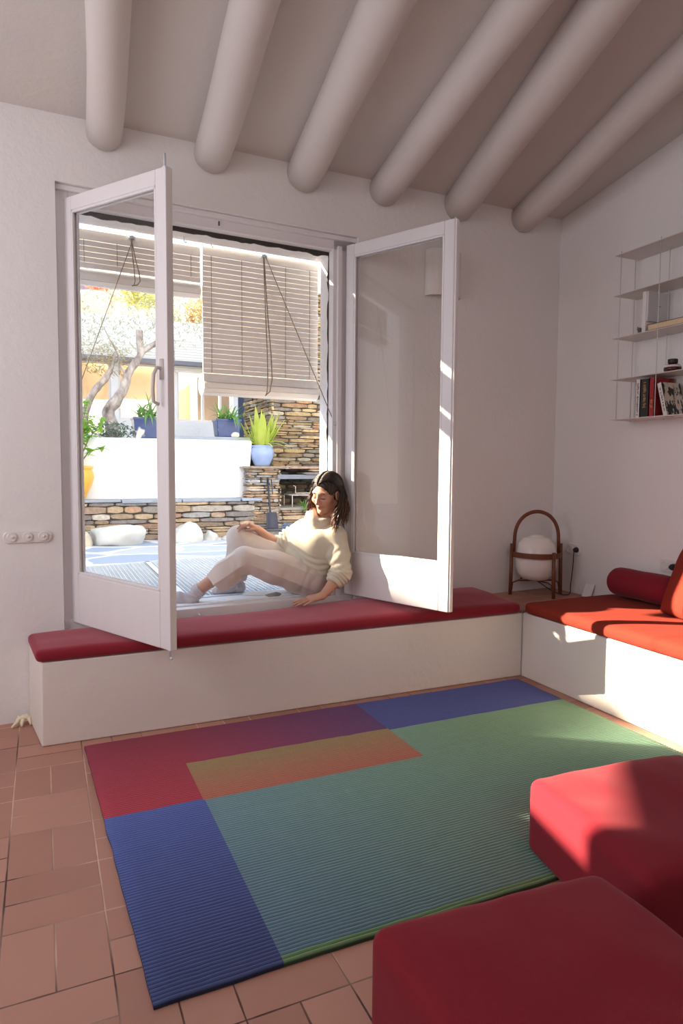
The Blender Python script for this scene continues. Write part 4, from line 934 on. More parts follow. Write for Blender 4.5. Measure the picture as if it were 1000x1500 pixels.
bush('succulent', 'small bluish succulent at the foot of the fireplace', (2.72, 7.60, .53), (.10, .07, .08), 70, m_leaf('bluish_succulent', lin(120, 140, 190), lin(170, 190, 200), .3), 16, (.05, .10), (.012, .018))

# ------------------------------------------------------------------ the house across the courtyard
t = thing('neighbouring_house', 'white house across the courtyard with wide windows and slatted shutters', 'house', (1.5, 11.2, 1.62))
WH = M['outwall']
m = MB()
for (x0, x1, z0, z1) in ((-3, -1.2, 1.6, 2.92), (1.01, 1.12, 1.6, 2.92), (1.93, 2.03, 1.6, 2.92), (2.95, 3.03, 1.6, 2.92), (1.12, 1.93, 1.6, 2.02), (2.03, 2.95, 1.6, 2.02), (-3, 6, 2.92, 3.62), (3.22, 6, 1.6, 2.92), (-1.2, 1.0, 1.6, 1.75)): m.box(x0, x1, 11.0, 11.25, z0, z1)
m.box(-3, 6, 14.5, 14.6, 1.6, 3.6); m.obj('house_wall', WH, t)
m = MB(); m.box(-17, -9.58, 11.0, 14.0, 0, 7.25); m.box(-9.58, -3.3, 11.0, 14.0, 0, 6.60); m.obj('unseen_shade_wing', WH, t)  # unseen wing added, heights stepped to keep sun off the courtyard and rug
m = MB(); m.box(-3.2, 6, 10.75, 11.0, 2.90, 2.96); m.obj('eave', M['steelgrey'], t)
def wind(x0, x1, z0, z1, roomcol, mull=()):
    m = MB(); 
    for (a, b_, c_, d_) in ((x0, x0+.035, z0, z1), (x1-.035, x1, z0, z1), (x0+.035, x1-.035, z0, z0+.04), (x0+.035, x1-.035, z1-.04, z1)): m.box(a, b_, 11.06, 11.12, c_, d_)
    for q in mull: m.box(q-.02, q+.02, 11.06, 11.12, z0+.04, z1-.04)
    f = m.obj('window_frame', M['whiteplastic'], t)
    m = MB(); m.add([(x0+.02, 11.087, z0+.02), (x1-.02, 11.087, z0+.02), (x1-.02, 11.087, z1-.02), (x0+.02, 11.087, z1-.02)], [(0, 1, 2, 3)]); m.obj('pane', M['glass'], f)
    return f
wind(-1.15, 1.01, 1.75, 2.92, None, (.0,)); wind(1.12, 1.93, 2.02, 2.92, None); wind(2.03, 2.95, 2.02, 2.92, None, (2.46, 2.75))
orange = simple('orange_roller_shade', lin(244, 206, 158), .9, .1, 8)
m = MB(); m.box(-1.1, 1.0, 11.35, 11.37, 2.35, 2.92); m.obj('roller_shade', orange, t); m = MB(); m.box(1.14, 1.91, 11.35, 11.37, 2.38, 2.92); m.obj('roller_shade', orange, t)
m = MB(); m.box(-1.2, 2.0, 12.5, 12.55, 1.6, 2.9); m.obj('inner_wall', WH, t)
m = MB(); m.box(2.44, 3.0, 11.4, 11.42, 2.0, 2.8); m.obj('curtain', simple('taupe_curtain', lin(150, 132, 116), .9, .1, 6), t)
m = MB(); m.hexa([(2.05, 12.0, 1.9), (2.44, 12.0, 1.9), (2.44, 12.02, 1.9), (2.05, 12.02, 1.9)], [(2.05, 12.0, 2.5), (2.44, 12.0, 2.75), (2.44, 12.02, 2.75), (2.05, 12.02, 2.5)]); m.obj('inner_gable', simple('ochre_wall', lin(208, 182, 142), .9, .3, 40), t)
def m_slats(name, c):
    q = NT(name); sp = q.n('ShaderNodeSeparateXYZ'); q.l(q.coord(), sp.inputs[0]); f = q.math('FRACT', q.math('MULTIPLY', sp.outputs[2], 24)); q.bsdf(q.mix(q.math('LESS_THAN', f, .16), c, tuple(x*.7 for x in c[:3])+(1,)), .6); return q.m
SH = m_slats('slatted_shutter', lin(240, 238, 232))
m = MB(); m.box(1.98, 3.2, 10.90, 10.95, 2.80, 3.33); m.obj('shutter', SH, t); m = MB(); m.box(.1, 1.9, 10.92, 10.96, 2.94, 3.2); m.obj('shutter', SH, t)
m = MB(); m.box(3.05, 3.2, 11.0, 11.06, 1.62, 2.92); m.obj('door', simple('dark_blue_door', lin(70, 80, 104), .5, .1, 9), t)
m = MB(); m.box(3.2, 3.62, 11.0, 11.05, 1.62, 2.92); m.obj('door_panel', simple('grey_blue_panel', lin(140, 148, 170), .5, .1, 9), t)
# terraced slope above
b = MB(); b.hexa([(-6, 14.6, 1.5), (9, 14.6, 1.5), (9, 22, 1.5), (-6, 22, 1.5)], [(-6, 14.6, 3.9), (9, 14.6, 3.9), (9, 22, 7.6), (-6, 22, 7.6)]); struct(b.obj('floor_hillside', simple('pale_hillside', lin(226, 208, 176), .95, .2, 3, .5)))
b = MB(); b.hexa([(-1.5, 15.4, 3.8), (1.15, 15.4, 3.8), (1.15, 15.7, 3.8), (-1.5, 15.7, 3.8)], [(-1.5, 15.4, 5.6), (1.15, 15.4, 5.5), (1.15, 15.7, 5.5), (-1.5, 15.7, 5.6)]); tag(b.obj('garden_wall', simple('mauve_render', lin(176, 150, 168), .9, .1, 6)), 'mauve garden wall high on the slope, under the left blind', 'wall')
b = MB(); b.box(1.0, 4.6, 14.9, 15.1, 3.7, 4.35); tag(b.obj('garden_wall', M['outwall']), 'white garden wall on the slope above the house', 'wall')
b = MB(); b.lathe([(0, 0), (.26, 0), (.36, .5), (.40, .52), (.40, .6), (0, .58)], (1.05, 14.35, 4.1), 24); tag(b.obj('terracotta_planter', simple('bleached_terracotta', lin(240, 220, 200), .85, .1, 9), smooth=True), 'pale terracotta planter on the slope below the mauve wall', 'pot')
bush('garden_shrub', 'yellow-green shrub hanging under the left blind, high on the slope', (1.86, 14.0, 4.66), (.40, .3, .24), 260, m_leaf('pale_yellow_leaves', lin(214, 214, 130), lin(240, 236, 180), .5), 22, (.15, .35), (.02, .04), 'shrub', 'shrubs on the slope')
bush('garden_shrub', 'ochre dry shrub on the slope beside the edge of the right blind', (3.15, 14.2, 4.45), (.36, .3, .40), 520, ML['dry'], 23, (.10, .2), (.015, .03), 'shrub', 'shrubs on the slope')
bush('garden_shrub', 'orange-tinted shrub on the slope near the terracotta planter', (1.10, 14.35, 4.85), (.25, .25, .16), 160, m_leaf('russet_leaves', lin(214, 130, 100), lin(236, 180, 140), .5), 24, (.1, .2), (.015, .03), 'shrub', 'shrubs on the slope')
bush('garden_shrub', 'pale dry shrub on the slope between the casement post and the blinds', (2.52, 14.3, 4.3), (.25, .3, .35), 320, ML['olive'], 25, (.08, .18), (.01, .02), 'shrub', 'shrubs on the slope')
# ------------------------------------------------------------------ the woman: smooth-blended volumes turned into surfaces
def nrm(v): v = np.asarray(v, float); return v/np.linalg.norm(v)
class Vol:
    def __init__(s, lo, hi, h):
        s.h = h; s.lo = np.array(lo, float); s.n = np.ceil((np.array(hi)-s.lo)/h).astype(int)+1
        s.F = np.full(s.n, .5, np.float32)
    def region(s, blo, bhi, m):
        a = np.maximum(0, np.floor((np.array(blo)-m-s.lo)/s.h).astype(int)); b = np.minimum(s.n, np.ceil((np.array(bhi)+m-s.lo)/s.h).astype(int)+1)
        if np.any(b <= a): return None, None
        ax = [s.lo[i]+s.h*np.arange(a[i], b[i]) for i in range(3)]
        X, Y, Z = np.meshgrid(*ax, indexing='ij', sparse=True)
        return tuple(slice(a[i], b[i]) for i in range(3)), (X, Y, Z)
    def blend(s, sl, d, k, op='add'):
        A = s.F[sl]; d = d.astype(np.float32)
        if op == 'add':
            hh = np.clip(.5+.5*(A-d)/k, 0, 1); s.F[sl] = A+(d-A)*hh-k*hh*(1-hh)
        else:
            d = -d; hh = np.clip(.5-.5*(A-d)/k, 0, 1); s.F[sl] = A+(d-A)*hh+k*hh*(1-hh)
    def cap(s, a, b, ra, rb, k=.012, op='add', flat=None):
        """tapered capsule; flat=(axis, factor) squeezes the section along a direction"""
        a = np.array(a, float); b = np.array(b, float); r = max(ra, rb)
        sl, G = s.region(np.minimum(a, b)-r, np.maximum(a, b)+r, k+2.5*s.h)
        if sl is None: return
        P = [G[i]-a[i] for i in range(3)]; ab = b-a; L = ab@ab+1e-12
        t = np.clip((P[0]*ab[0]+P[1]*ab[1]+P[2]*ab[2])/L, 0, 1)
        Q = [P[i]-t*ab[i] for i in range(3)]
        if flat is None: q = np.sqrt(Q[0]**2+Q[1]**2+Q[2]**2)
        else:
            ax, f = nrm(flat[0]), flat[1]; dd = Q[0]*ax[0]+Q[1]*ax[1]+Q[2]*ax[2]
            q = np.sqrt(Q[0]**2+Q[1]**2+Q[2]**2-dd**2+(dd/f)**2)
        s.blend(sl, q-(ra+(rb-ra)*t), k, op)
    def chain(s, pts, rs, k=.012, **kw):
        for i in range(len(pts)-1): s.cap(pts[i], pts[i+1], rs[i], rs[i+1], k, **kw)
    def ell(s, c, rad, B=np.eye(3), k=.012, op='add'):
        """ellipsoid, B rows are its axes"""
        c = np.array(c, float); rad = np.array(rad, float); B = np.asarray(B); ext = np.sqrt(((B*rad[:, None])**2).sum(0))
        sl, G = s.region(c-ext, c+ext, k+2.5*s.h)
        if sl is None: return
        P = [G[i]-c[i] for i in range(3)]; L = [(P[0]*B[j, 0]+P[1]*B[j, 1]+P[2]*B[j, 2]) for j in range(3)]
        k0 = np.sqrt((L[0]/rad[0])**2+(L[1]/rad[1])**2+(L[2]/rad[2])**2); k1 = np.sqrt((L[0]/rad[0]**2)**2+(L[1]/rad[1]**2)**2+(L[2]/rad[2]**2)**2)+1e-9
        s.blend(sl, k0*(k0-1)/k1, k, op)
    def cut(s, p, n, box=None, k=.006):
        """remove everything on the +n side of a plane, inside a box"""
        n = nrm(n); lo, hi = box; sl, G = s.region(lo, hi, 0)
        d = (G[0]-p[0])*n[0]+(G[1]-p[1])*n[1]+(G[2]-p[2])*n[2]; s.blend(sl, -d+0*(G[0]+G[1]+G[2]), k, 'sub')
    def mesh(s):
        F = s.F; S = F < 0; n = F.shape
        c = np.zeros((n[0]-1, n[1]-1, n[2]-1), np.int8)
        for i in (0, 1):
            for j in (0, 1):
                for k in (0, 1): c += S[i:n[0]-1+i, j:n[1]-1+j, k:n[2]-1+k]
        act = np.argwhere((c > 0) & (c < 8)); idx = np.full(c.shape, -1, np.int32); idx[tuple(act.T)] = np.arange(len(act))
        acc = np.zeros((len(act), 3)); cnt = np.zeros(len(act))
        cor = [np.array((i, j, k)) for i in (0, 1) for j in (0, 1) for k in (0, 1)]
        for p in range(8):
            for q in range(p+1, 8):
                if np.abs(cor[p]-cor[q]).sum() != 1: continue
                A = act+cor[p]; B_ = act+cor[q]; fa = F[tuple(A.T)]; fb = F[tuple(B_.T)]; m = (fa < 0) != (fb < 0)
                t = fa[m]/(fa[m]-fb[m]); acc[m] += A[m]+(B_[m]-A[m])*t[:, None]; cnt[m] += 1
        V = s.lo+(acc/cnt[:, None])*s.h; faces = []
        for ax in range(3):
            o = [(1, 0, 0), (0, 1, 0), (0, 0, 1)][ax]; u, v = [(1, 2), (2, 0), (0, 1)][ax]
            sl0 = tuple(slice(0, n[i]-o[i]) for i in range(3)); sl1 = tuple(slice(o[i], n[i]) for i in range(3))
            E_ = np.argwhere(S[sl0] != S[sl1]); E_ = E_[(E_[:, u] > 0) & (E_[:, v] > 0) & (E_[:, u] < n[u]-1) & (E_[:, v] < n[v]-1)]
            du = np.zeros(3, int); du[u] = 1; dv = np.zeros(3, int); dv[v] = 1
            q = np.stack([idx[tuple((E_-du-dv).T)], idx[tuple((E_-dv).T)], idx[tuple(E_.T)], idx[tuple((E_-du).T)]], 1)
            inside = S[tuple(E_.T)]; q[~inside] = q[~inside][:, ::-1]; faces.append(q)
        return V, np.concatenate(faces)
def vnormals(V, Q):
    N = np.zeros_like(V); d1 = V[Q[:, 2]]-V[Q[:, 0]]; d2 = V[Q[:, 3]]-V[Q[:, 1]]; fn = np.cross(d1, d2)
    for i in range(4): np.add.at(N, Q[:, i], fn)
    return N/(np.linalg.norm(N, axis=1, keepdims=True)+1e-12)
def relax(V, Q, it=2, lam=.5):
    e = np.concatenate([Q[:, [0, 1]], Q[:, [1, 2]], Q[:, [2, 3]], Q[:, [3, 0]]]); 
    for _ in range(it):
        A = np.zeros_like(V); c = np.zeros(len(V)); np.add.at(A, e[:, 0], V[e[:, 1]]); np.add.at(A, e[:, 1], V[e[:, 0]]); np.add.at(c, e[:, 0], 1); np.add.at(c, e[:, 1], 1)
        V = V+lam*(A/np.maximum(c, 1)[:, None]-V)
    return V
def npmesh(name, V, Q, mat, parent, col=None, sub=0):
    me = bpy.data.meshes.new(name); me.vertices.add(len(V)); me.vertices.foreach_set('co', V.astype(np.float32).ravel())
    me.loops.add(len(Q)*4); me.loops.foreach_set('vertex_index', Q.astype(np.int32).ravel()); me.polygons.add(len(Q)); me.polygons.foreach_set('loop_start', np.arange(0, len(Q)*4, 4, dtype=np.int32))
    me.update(calc_edges=True); me.validate(); me.materials.append(mat); me.shade_smooth()
    if col is not None: a = me.color_attributes.new('Col', 'FLOAT_COLOR', 'POINT'); a.data.foreach_set('color', col.astype(np.float32).ravel())
    o = bpy.data.objects.new(name, me); COL.objects.link(o); o.parent = parent; o.matrix_parent_inverse = parent_inv(parent); return o
def waves(V, dirs, seed=0):
    """cheap smooth noise: a handful of sines"""
    r = np.random.default_rng(seed); s_ = np.zeros(len(V))
    for f, a in dirs:
        d = r.normal(size=3); d /= np.linalg.norm(d); s_ += a*np.sin(V@d*f+r.uniform(0, 6.28))
    return s_

A3 = lambda *p: np.array(p, float)
# --- joints
pel = A3(1.515, 3.905, .600); wai = A3(1.575, 3.895, .715); che = A3(1.565, 3.860, .835); nkb = A3(1.592, 3.835, .945)
shN = A3(1.645, 3.715, .872); shF = A3(1.530, 3.955, .885)
elN = A3(1.648, 3.640, .655); wrN = A3(1.514, 3.618, .530)
elF = A3(1.362, 4.030, .790); wrF = A3(1.232, 4.005, .905)
hpN = A3(1.520, 3.825, .600); hpF = A3(1.515, 3.995, .605)
knN = A3(1.082, 3.840, .752); anN = A3(.835, 3.925, .555); heN = A3(.795, 3.930, .500); toN = A3(.655, 3.985, .497)
knF = A3(1.122, 4.050, .852); anF = A3(1.125, 4.140, .560); heF = A3(1.150, 4.145, .515); toF = A3(1.000, 4.150, .499)
# --- head frame: f forward (nose), s to her left, u up
HC = A3(1.598, 3.765, 1.135)
hf = nrm((-.80, -.49, -.25)); hu0 = nrm((.12, -.02, 1)); hs = nrm(np.cross(hu0, hf)); hu = np.cross(hf, hs); HB = np.stack([hf, hs, hu])
HSC = 1.0
def HP(f, s, u): return HC+HSC*(hf*f+hs*s+hu*u)

body = Vol((.60, 3.52, .44), (1.80, 4.30, 1.30), .0032)
# trunk and limbs under the clothes
body.chain([pel, wai, che], [.105, .095, .105], .03); body.chain([che, nkb], [.09, .055], .03); body.cap(shN, shF, .05, .05, .03)
body.chain([hpN, knN, anN], [.085, .052, .034], .02); body.chain([hpF, knF, anF], [.085, .052, .034], .02)
body.chain([anN, heN], [.034, .028], .015); body.chain([heN, toN], [.030, .026], .015); body.chain([anF, heF], [.034, .028], .015); body.chain([heF, toF], [.030, .026], .015)
body.chain([shN, elN], [.045, .038], .02); body.chain([elN, elN*.62+wrN*.38, wrN], [.036, .036, .0235], .015)
body.chain([shF, elF], [.045, .038], .02); body.chain([elF, elF*.62+wrF*.38, wrF], [.036, .036, .0235], .015)
# neck, skull and face
body.chain([nkb, HP(-.025, 0, -.07)], [.052, .050], .02)
body.ell(HP(-.012, 0, .035), (.093, .074, .084), HB, .01)
body.ell(HP(.028, 0, -.022), (.064, .059, .088), HB, .02)
body.cap(HP(.000, .050, -.055), HP(.062, .014, -.096), .020, .016, .022); body.cap(HP(.000, -.050, -.055), HP(.062, -.014, -.096), .020, .016, .022)
body.ell(HP(.070, 0, -.096), (.020, .020, .016), HB, .012)
for sg in (1, -1):
    body.ell(HP(.058, sg*.040, -.022), (.030, .024, .024), HB, .018)                 # cheek
    body.cap(HP(.081, sg*.012, .029), HP(.072, sg*.043, .025), .010, .009, .016)     # brow
    body.ell(HP(.093, sg*.031, .004), (.014, .019, .012), HB, .010, 'sub')           # socket
    body.ell(HP(.0715, sg*.031, .002), (.0150, .0165, .0140), HB, .004)              # closed lid over the eye
    body.ell(HP(.093, sg*.0125, -.036), (.010, .0075, .0075), HB, .006)              # wing of the nose
    body.ell(HP(-.008, sg*.076, -.006), (.019, .008, .031), np.stack([nrm(hf*.9+hu*.25), hs, nrm(hu-hf*.25)]), .004)
    body.ell(HP(-.004, sg*.083, -.004), (.009, .005, .017), HB, .003, 'sub')
body.chain([HP(.083, 0, .022), HP(.098, 0, -.010), HP(.109, 0, -.032)], [.0085, .0085, .0100], .008)
body.ell(HP(.099, 0, -.040), (.010, .008, .006), HB, .005)
body.ell(HP(.078, 0, -.060), (.018, .024, .016), HB, .010)
for sg in (1, -1):
    body.cap(HP(.0945, sg*.003, -.0555), HP(.083, sg*.020, -.0605), .0058, .0034, .0025); body.cap(HP(.0935, 0, -.0665), HP(.082, sg*.018, -.0622), .0066, .0034, .0025)
body.cap(HP(.103, 0, -.0612), HP(.088, .022, -.0615), .0015, .0012, .002, 'sub'); body.cap(HP(.103, 0, -.0612), HP(.088, -.022, -.0615), .0015, .0012, .002, 'sub')
# hands: palm, four fingers and a thumb each, bent at the knuckles
def hand(wr, d, n, side, curl, spread, sc=1.0, thumb=None):
    """d along the fingers, n out of the back of the hand, side towards the thumb"""
    d = nrm(d); n = nrm(n-d*(np.dot(n, d))); sd = nrm(np.cross(d, n)); sd = sd if np.dot(sd, side) > 0 else -sd
    P = lambda a, b, c: wr+sc*(d*a+sd*b+n*c)
    for b0, b1, r in ((.018, .027, .0125), (.006, .009, .0135), (-.006, -.009, .013), (-.016, -.025, .0115)):
        body.cap(P(.005, b0*.8, 0), P(.075, b1, .002), .0155*sc, r*sc, .010)
    roots = [(.078, .028), (.083, .0095), (.079, -.0085), (.069, -.0255)]; lens = [(.038, .024, .019), (.042, .028, .020), (.039, .026, .019), (.030, .019, .017)]; rad = [.0082, .0085, .0080, .0070]
    for k in range(4):
        p = P(roots[k][0]-.012, roots[k][1], .002); a = spread[k]; dd = nrm(d*math.cos(a)+sd*math.sin(a)); nn = n; c = curl[k]
        ang = 0
        for j, L in enumerate(lens[k]):
            ang += c[j]; v = dd*math.cos(ang)-nn*math.sin(ang); L2 = L+(.012 if j == 0 else 0)
            q = p+v*L2*sc; body.cap(p, q, rad[k]*sc*(1.06-.10*j), rad[k]*sc*(1.0-.13*j), .0035); p = q
    t0 = P(.018, .022, -.004); t = thumb or [(.030, .026, -.012), (.052, .040, -.018), (.074, .046, -.024)]
    pts = [t0]+[P(*q) for q in t]; body.chain(pts, [.0135*sc, .0115*sc, .0098*sc, .0078*sc], .005)
# her left hand lies flat on the red cushion, fingers to the left
hand(wrN, (-.97, -.02, -.20), (-.22, -.12, .97), (0, 1, 0), [(.10, -.06, .05), (.12, -.08, .05), (.10, -.04, .05), (.10, .0, .06)], (.16, .05, -.06, -.20), 1.08)
# her right hand hangs over the far knee
hand(wrF, (-.84, .02, .46), (.46, -.15, .86), (0, -1, 0), [(.62, .62, .4), (.66, .66, .4), (.70, .66, .4), (.70, .6, .35)], (.10, .02, -.07, -.16), .98, [(.032, .026, -.010), (.054, .034, -.022), (.074, .034, -.040)])
V, Q = body.mesh(); V = relax(V, Q, 1, .4)
# skin colour: base, warmer cheeks, lips, lashes drawn in the lid crease
L_ = (V-HC)@HB.T/HSC
base = np.tile(np.array(lin(198, 150, 126)), (len(V), 1)); 
def stain(mask, c, a): base[:, :3] = base[:, :3]*(1-(mask*a)[:, None])+np.array(c[:3])*(mask*a)[:, None]
g = lambda c, r: np.exp(-(((L_-np.array(c))/np.array(r))**2).sum(1))
for sg in (1, -1):
    stain(g((.075, sg*.042, -.024), (.03, .022, .02)), lin(214, 130, 112), .45); stain(g((.084, sg*.031, .012), (.02, .020, .008)), lin(150, 100, 84), .5)
    stain(g((.088, sg*.031, -.0065), (.02, .0175, .0028)), lin(40, 26, 24), .9)
stain(np.clip(g((.090, 0, -.0608), (.03, .023, .0085))*1.7, 0, 1), lin(190, 98, 92), .7); stain(g((.105, 0, -.040), (.02, .012, .012)), lin(214, 130, 112), .3)
stain(g((.098, 0, -.0612), (.02, .020, .0016)), lin(110, 50, 48), .6)
MSK = m_attr('skin', .48, 160, .06, .08, .35, .002, Subsurface_Weight=.12, Subsurface_Radius=(.012, .005, .003))
per = thing('person', 'woman in cream turtleneck and pale trousers sitting on the window sill, looking down', 'person', (1.5, 3.88, .49))
npmesh('body', V, Q, MSK, per, base)

def fold(V, N, p, q, r, n, amp, seed, sharp=1.6, lo=0, hi=1):
    """ring folds along a limb axis p->q"""
    ax = q-p; L = np.linalg.norm(ax); ax = ax/L; t = ((V-p)@ax)/L; rel = V-p-np.outer((V-p)@ax, ax); d = np.linalg.norm(rel, axis=1)
    w_ = np.exp(-np.clip(d/r-1, 0, None)**2*6)*np.clip((t-lo)*8, 0, 1)*np.clip((hi-t)*8, 0, 1)
    ph = t*n*2*PI+1.9*waves(V, [(24, 1), (41, .6)], seed)
    return amp*w_*(np.abs(np.sin(ph/2))**sharp-.5)
# --- sweater
sw = Vol((1.22, 3.54, .56), (1.80, 4.20, 1.10), .0045)
lat = nrm(shF-shN)
for sgn in (-1, 1):
    sw.chain([wai+lat*sgn*.055+A3(-.01, 0, -.03), che+lat*sgn*.065, nkb-A3(0, 0, .055)+lat*sgn*.035], [.112, .108, .075], .05)
sw.cap(che+A3(-.035, -.02, -.025)+lat*.055, che+A3(-.035, -.02, -.025)-lat*.055, .078, .078, .07)
sw.chain([pel+A3(-.005, 0, .075)-lat*.06, pel+A3(-.005, 0, .075)+lat*.06], [.120, .120], .04)
sw.cap(shN+A3(-.012, .012, .0), shF+A3(.012, -.012, 0), .062, .060, .05)
cuN = elN*.52+wrN*.48; cuF = elF*.93+wrF*.07
sw.chain([shN, shN*.5+elN*.5, elN], [.066, .060, .058], .03); sw.chain([elN, elN*.75+wrN*.25, cuN], [.058, .056, .047], .02)
sw.chain([shF, shF*.5+elF*.5, elF], [.066, .061, .058], .03); sw.cap(elF, cuF, .058, .050, .02)
sw.cut(cuN, wrN-elN, (cuN-.09, cuN+.09)); sw.cut(cuF+(wrF-elF)*.14, wrF-elF, (cuF-.075, cuF+.065))
# roll neck: two soft rings around a leaning axis
na = nrm(HP(-.02, 0, -.06)-nkb); nb = nrm(np.cross(na, (0, 1, 0))); nc = np.cross(na, nb)
V, Q = sw.mesh(); V = relax(V, Q, 1, .5); N = vnormals(V, Q)
D = fold(V, N, shF, elF, .062, 7, .011, 1, lo=.25, hi=1.05)+fold(V, N, elN, cuN, .058, 4.2, .012, 2, lo=.0, hi=.82)+fold(V, N, shN, elN, .064, 4, .007, 3, lo=.35, hi=1.2)
D += fold(V, N, pel+A3(0, 0, .06), che, .135, 4.2, .010, 4, lo=.0, hi=.75)+.0035*waves(V, [(28, 1), (36, .8), (55, .5)], 5)
V = V+N*D[:, None]
SWC = np.tile(np.array(lin(218, 208, 186)), (len(V), 1))
npmesh('sweater', V, Q, m_attr('cream_knit', .95, 260, .5, .25, .1, .003, Sheen_Weight=.3), per, SWC)
# --- the rolled collar, a thick soft fold round the neck
cw = Vol(nkb+na*.03-.15, nkb+na*.03+.15, .0042)
for (cz, R_, r_) in ((.004, .068, .030), (.036, .060, .026), (.020, .071, .022)):
    c0 = nkb+na*cz+A3(-.014, -.010, 0)
    ring = [c0+nb*R_*math.cos(a)*1.06+nc*R_*math.sin(a)+na*(.013*math.sin(a*2+1.1+cz*40)) for a in np.linspace(0, 2*PI, 25)]
    cw.chain(ring, [r_*(1+.16*math.sin(a*3+cz*90)) for a in np.linspace(0, 2*PI, 25)], .010)
cw.cap(nkb-na*.05, nkb+na*.12, .048, .048, .006, 'sub')
V, Q = cw.mesh(); V = relax(V, Q, 1, .5); N = vnormals(V, Q); V = V+N*(.003*waves(V, [(45, 1), (70, .7)], 15))[:, None]
npmesh('roll_collar', V, Q, bpy.data.materials['cream_knit'], per, np.tile(np.array(lin(218, 208, 186)), (len(V), 1)))
# --- trousers
tr = Vol((.80, 3.68, .46), (1.72, 4.28, 1.0), .0040)
tr.chain([pel-lat*.05, pel+lat*.07], [.122, .122], .04); tr.cap(pel+A3(.02, 0, .06)-lat*.05, pel+A3(.02, 0, .06)+lat*.06, .108, .108, .04)
hmN = A3(.925, 3.885, .598); hmF = A3(1.122, 4.128, .580)
tr.chain([hpN, hpN*.45+knN*.55, knN+A3(.012, 0, -.012)], [.112, .098, .076], .03); tr.chain([knN+A3(.01, 0, -.012), knN*.4+hmN*.6, hmN], [.076, .080, .070], .025)
tr.chain([hpF, hpF*.45+knF*.55, knF], [.108, .094, .074], .03); tr.chain([knF, knF*.4+hmF*.6, hmF], [.074, .072, .066], .025)
for (h_, k_, a_) in ((hmN, knN, anN), (hmF, knF, anF)):
    dr = nrm(h_-k_); tr.cut(h_, dr, (h_-.13, h_+.13), .003); tr.cap(h_-dr*.06, h_+dr*.05, .052, .062, .003, 'sub')
V, Q = tr.mesh(); V = relax(V, Q, 1, .5); N = vnormals(V, Q)
def longfold(V, p, q, r, amp, nring, seed):
    ax = nrm(q-p); L = np.linalg.norm(q-p); t = ((V-p)@ax)/L; e1 = nrm(np.cross(ax, (0, 1, .3))); e2 = np.cross(ax, e1); rel = V-p
    an = np.arctan2(rel@e1, rel@e2); d = np.linalg.norm(rel-np.outer(rel@ax, ax), axis=1)
    return amp*np.exp(-np.clip(d/r-1, 0, None)**2*8)*np.clip(t*5, 0, 1)*np.clip((1.1-t)*6, 0, 1)*(np.abs(np.sin(.5*(an*nring+2.2*t+waves(V, [(9, .7), (15, .35)], seed))))**.7*-1.4+.8)
D = longfold(V, knN, hmN, .075, .0085, 5, 1)+longfold(V, knF, hmF, .07, .009, 5, 2)+longfold(V, knF, hpF, .09, .008, 5, 3)+longfold(V, knN, hpN, .10, .0045, 7, 7)
D += fold(V, N, hpN, knN, .105, 8, .0028, 4, sharp=1.5, lo=-.25, hi=.30)+fold(V, N, hpN+A3(0, .02, .05), knN, .12, 5, .0014, 14, sharp=1.5, lo=-.1, hi=.9)+fold(V, N, knN+A3(.03, 0, -.05), hmN, .08, 4.0, .0040, 6, sharp=1.5, lo=-.2, hi=.5)+.0012*waves(V, [(30, 1), (47, .7), (66, .4)], 8)
V = V+N*D[:, None]; V[:, 2] = np.maximum(V[:, 2], .4905)
npmesh('trousers', V, Q, m_attr('pale_corduroy', .92, 120, .3, .15, .12, .003, Sheen_Weight=.2), per, np.tile(np.array(lin(214, 200, 192)), (len(V), 1)))
# --- socks
for (an, kn, he, to) in ((anN, knN, heN, toN), (anF, knF, heF, toF)):
    so_ = Vol(np.minimum(np.minimum(he, to), an)-.07, np.maximum(np.maximum(he, an), to)+.11, .004)
    up = an+nrm(kn-an)*.022
    so_.chain([up, an, he], [.041, .040, .036], .015); so_.chain([he+A3(0, 0, .004), he*.5+to*.5+A3(0, 0, .012), to], [.036, .037, .030], .02); so_.cut(up, kn-an, (up-.07, up+.07), .003)
    V, Q = so_.mesh(); V = relax(V, Q, 1, .5); N = vnormals(V, Q); V = V+N*(fold(V, N, up, he, .045, 4, .005, 3)+fold(V, N, he, to, .045, 4, .003, 5))[:, None]; V[:, 2] = np.maximum(V[:, 2], ZP+.0305)
    npmesh('sock', V, Q, m_attr('grey_marl_knit', .95, 220, .6, .5, .1, .003), per, np.tile(np.array(lin(204, 194, 196)), (len(V), 1)))
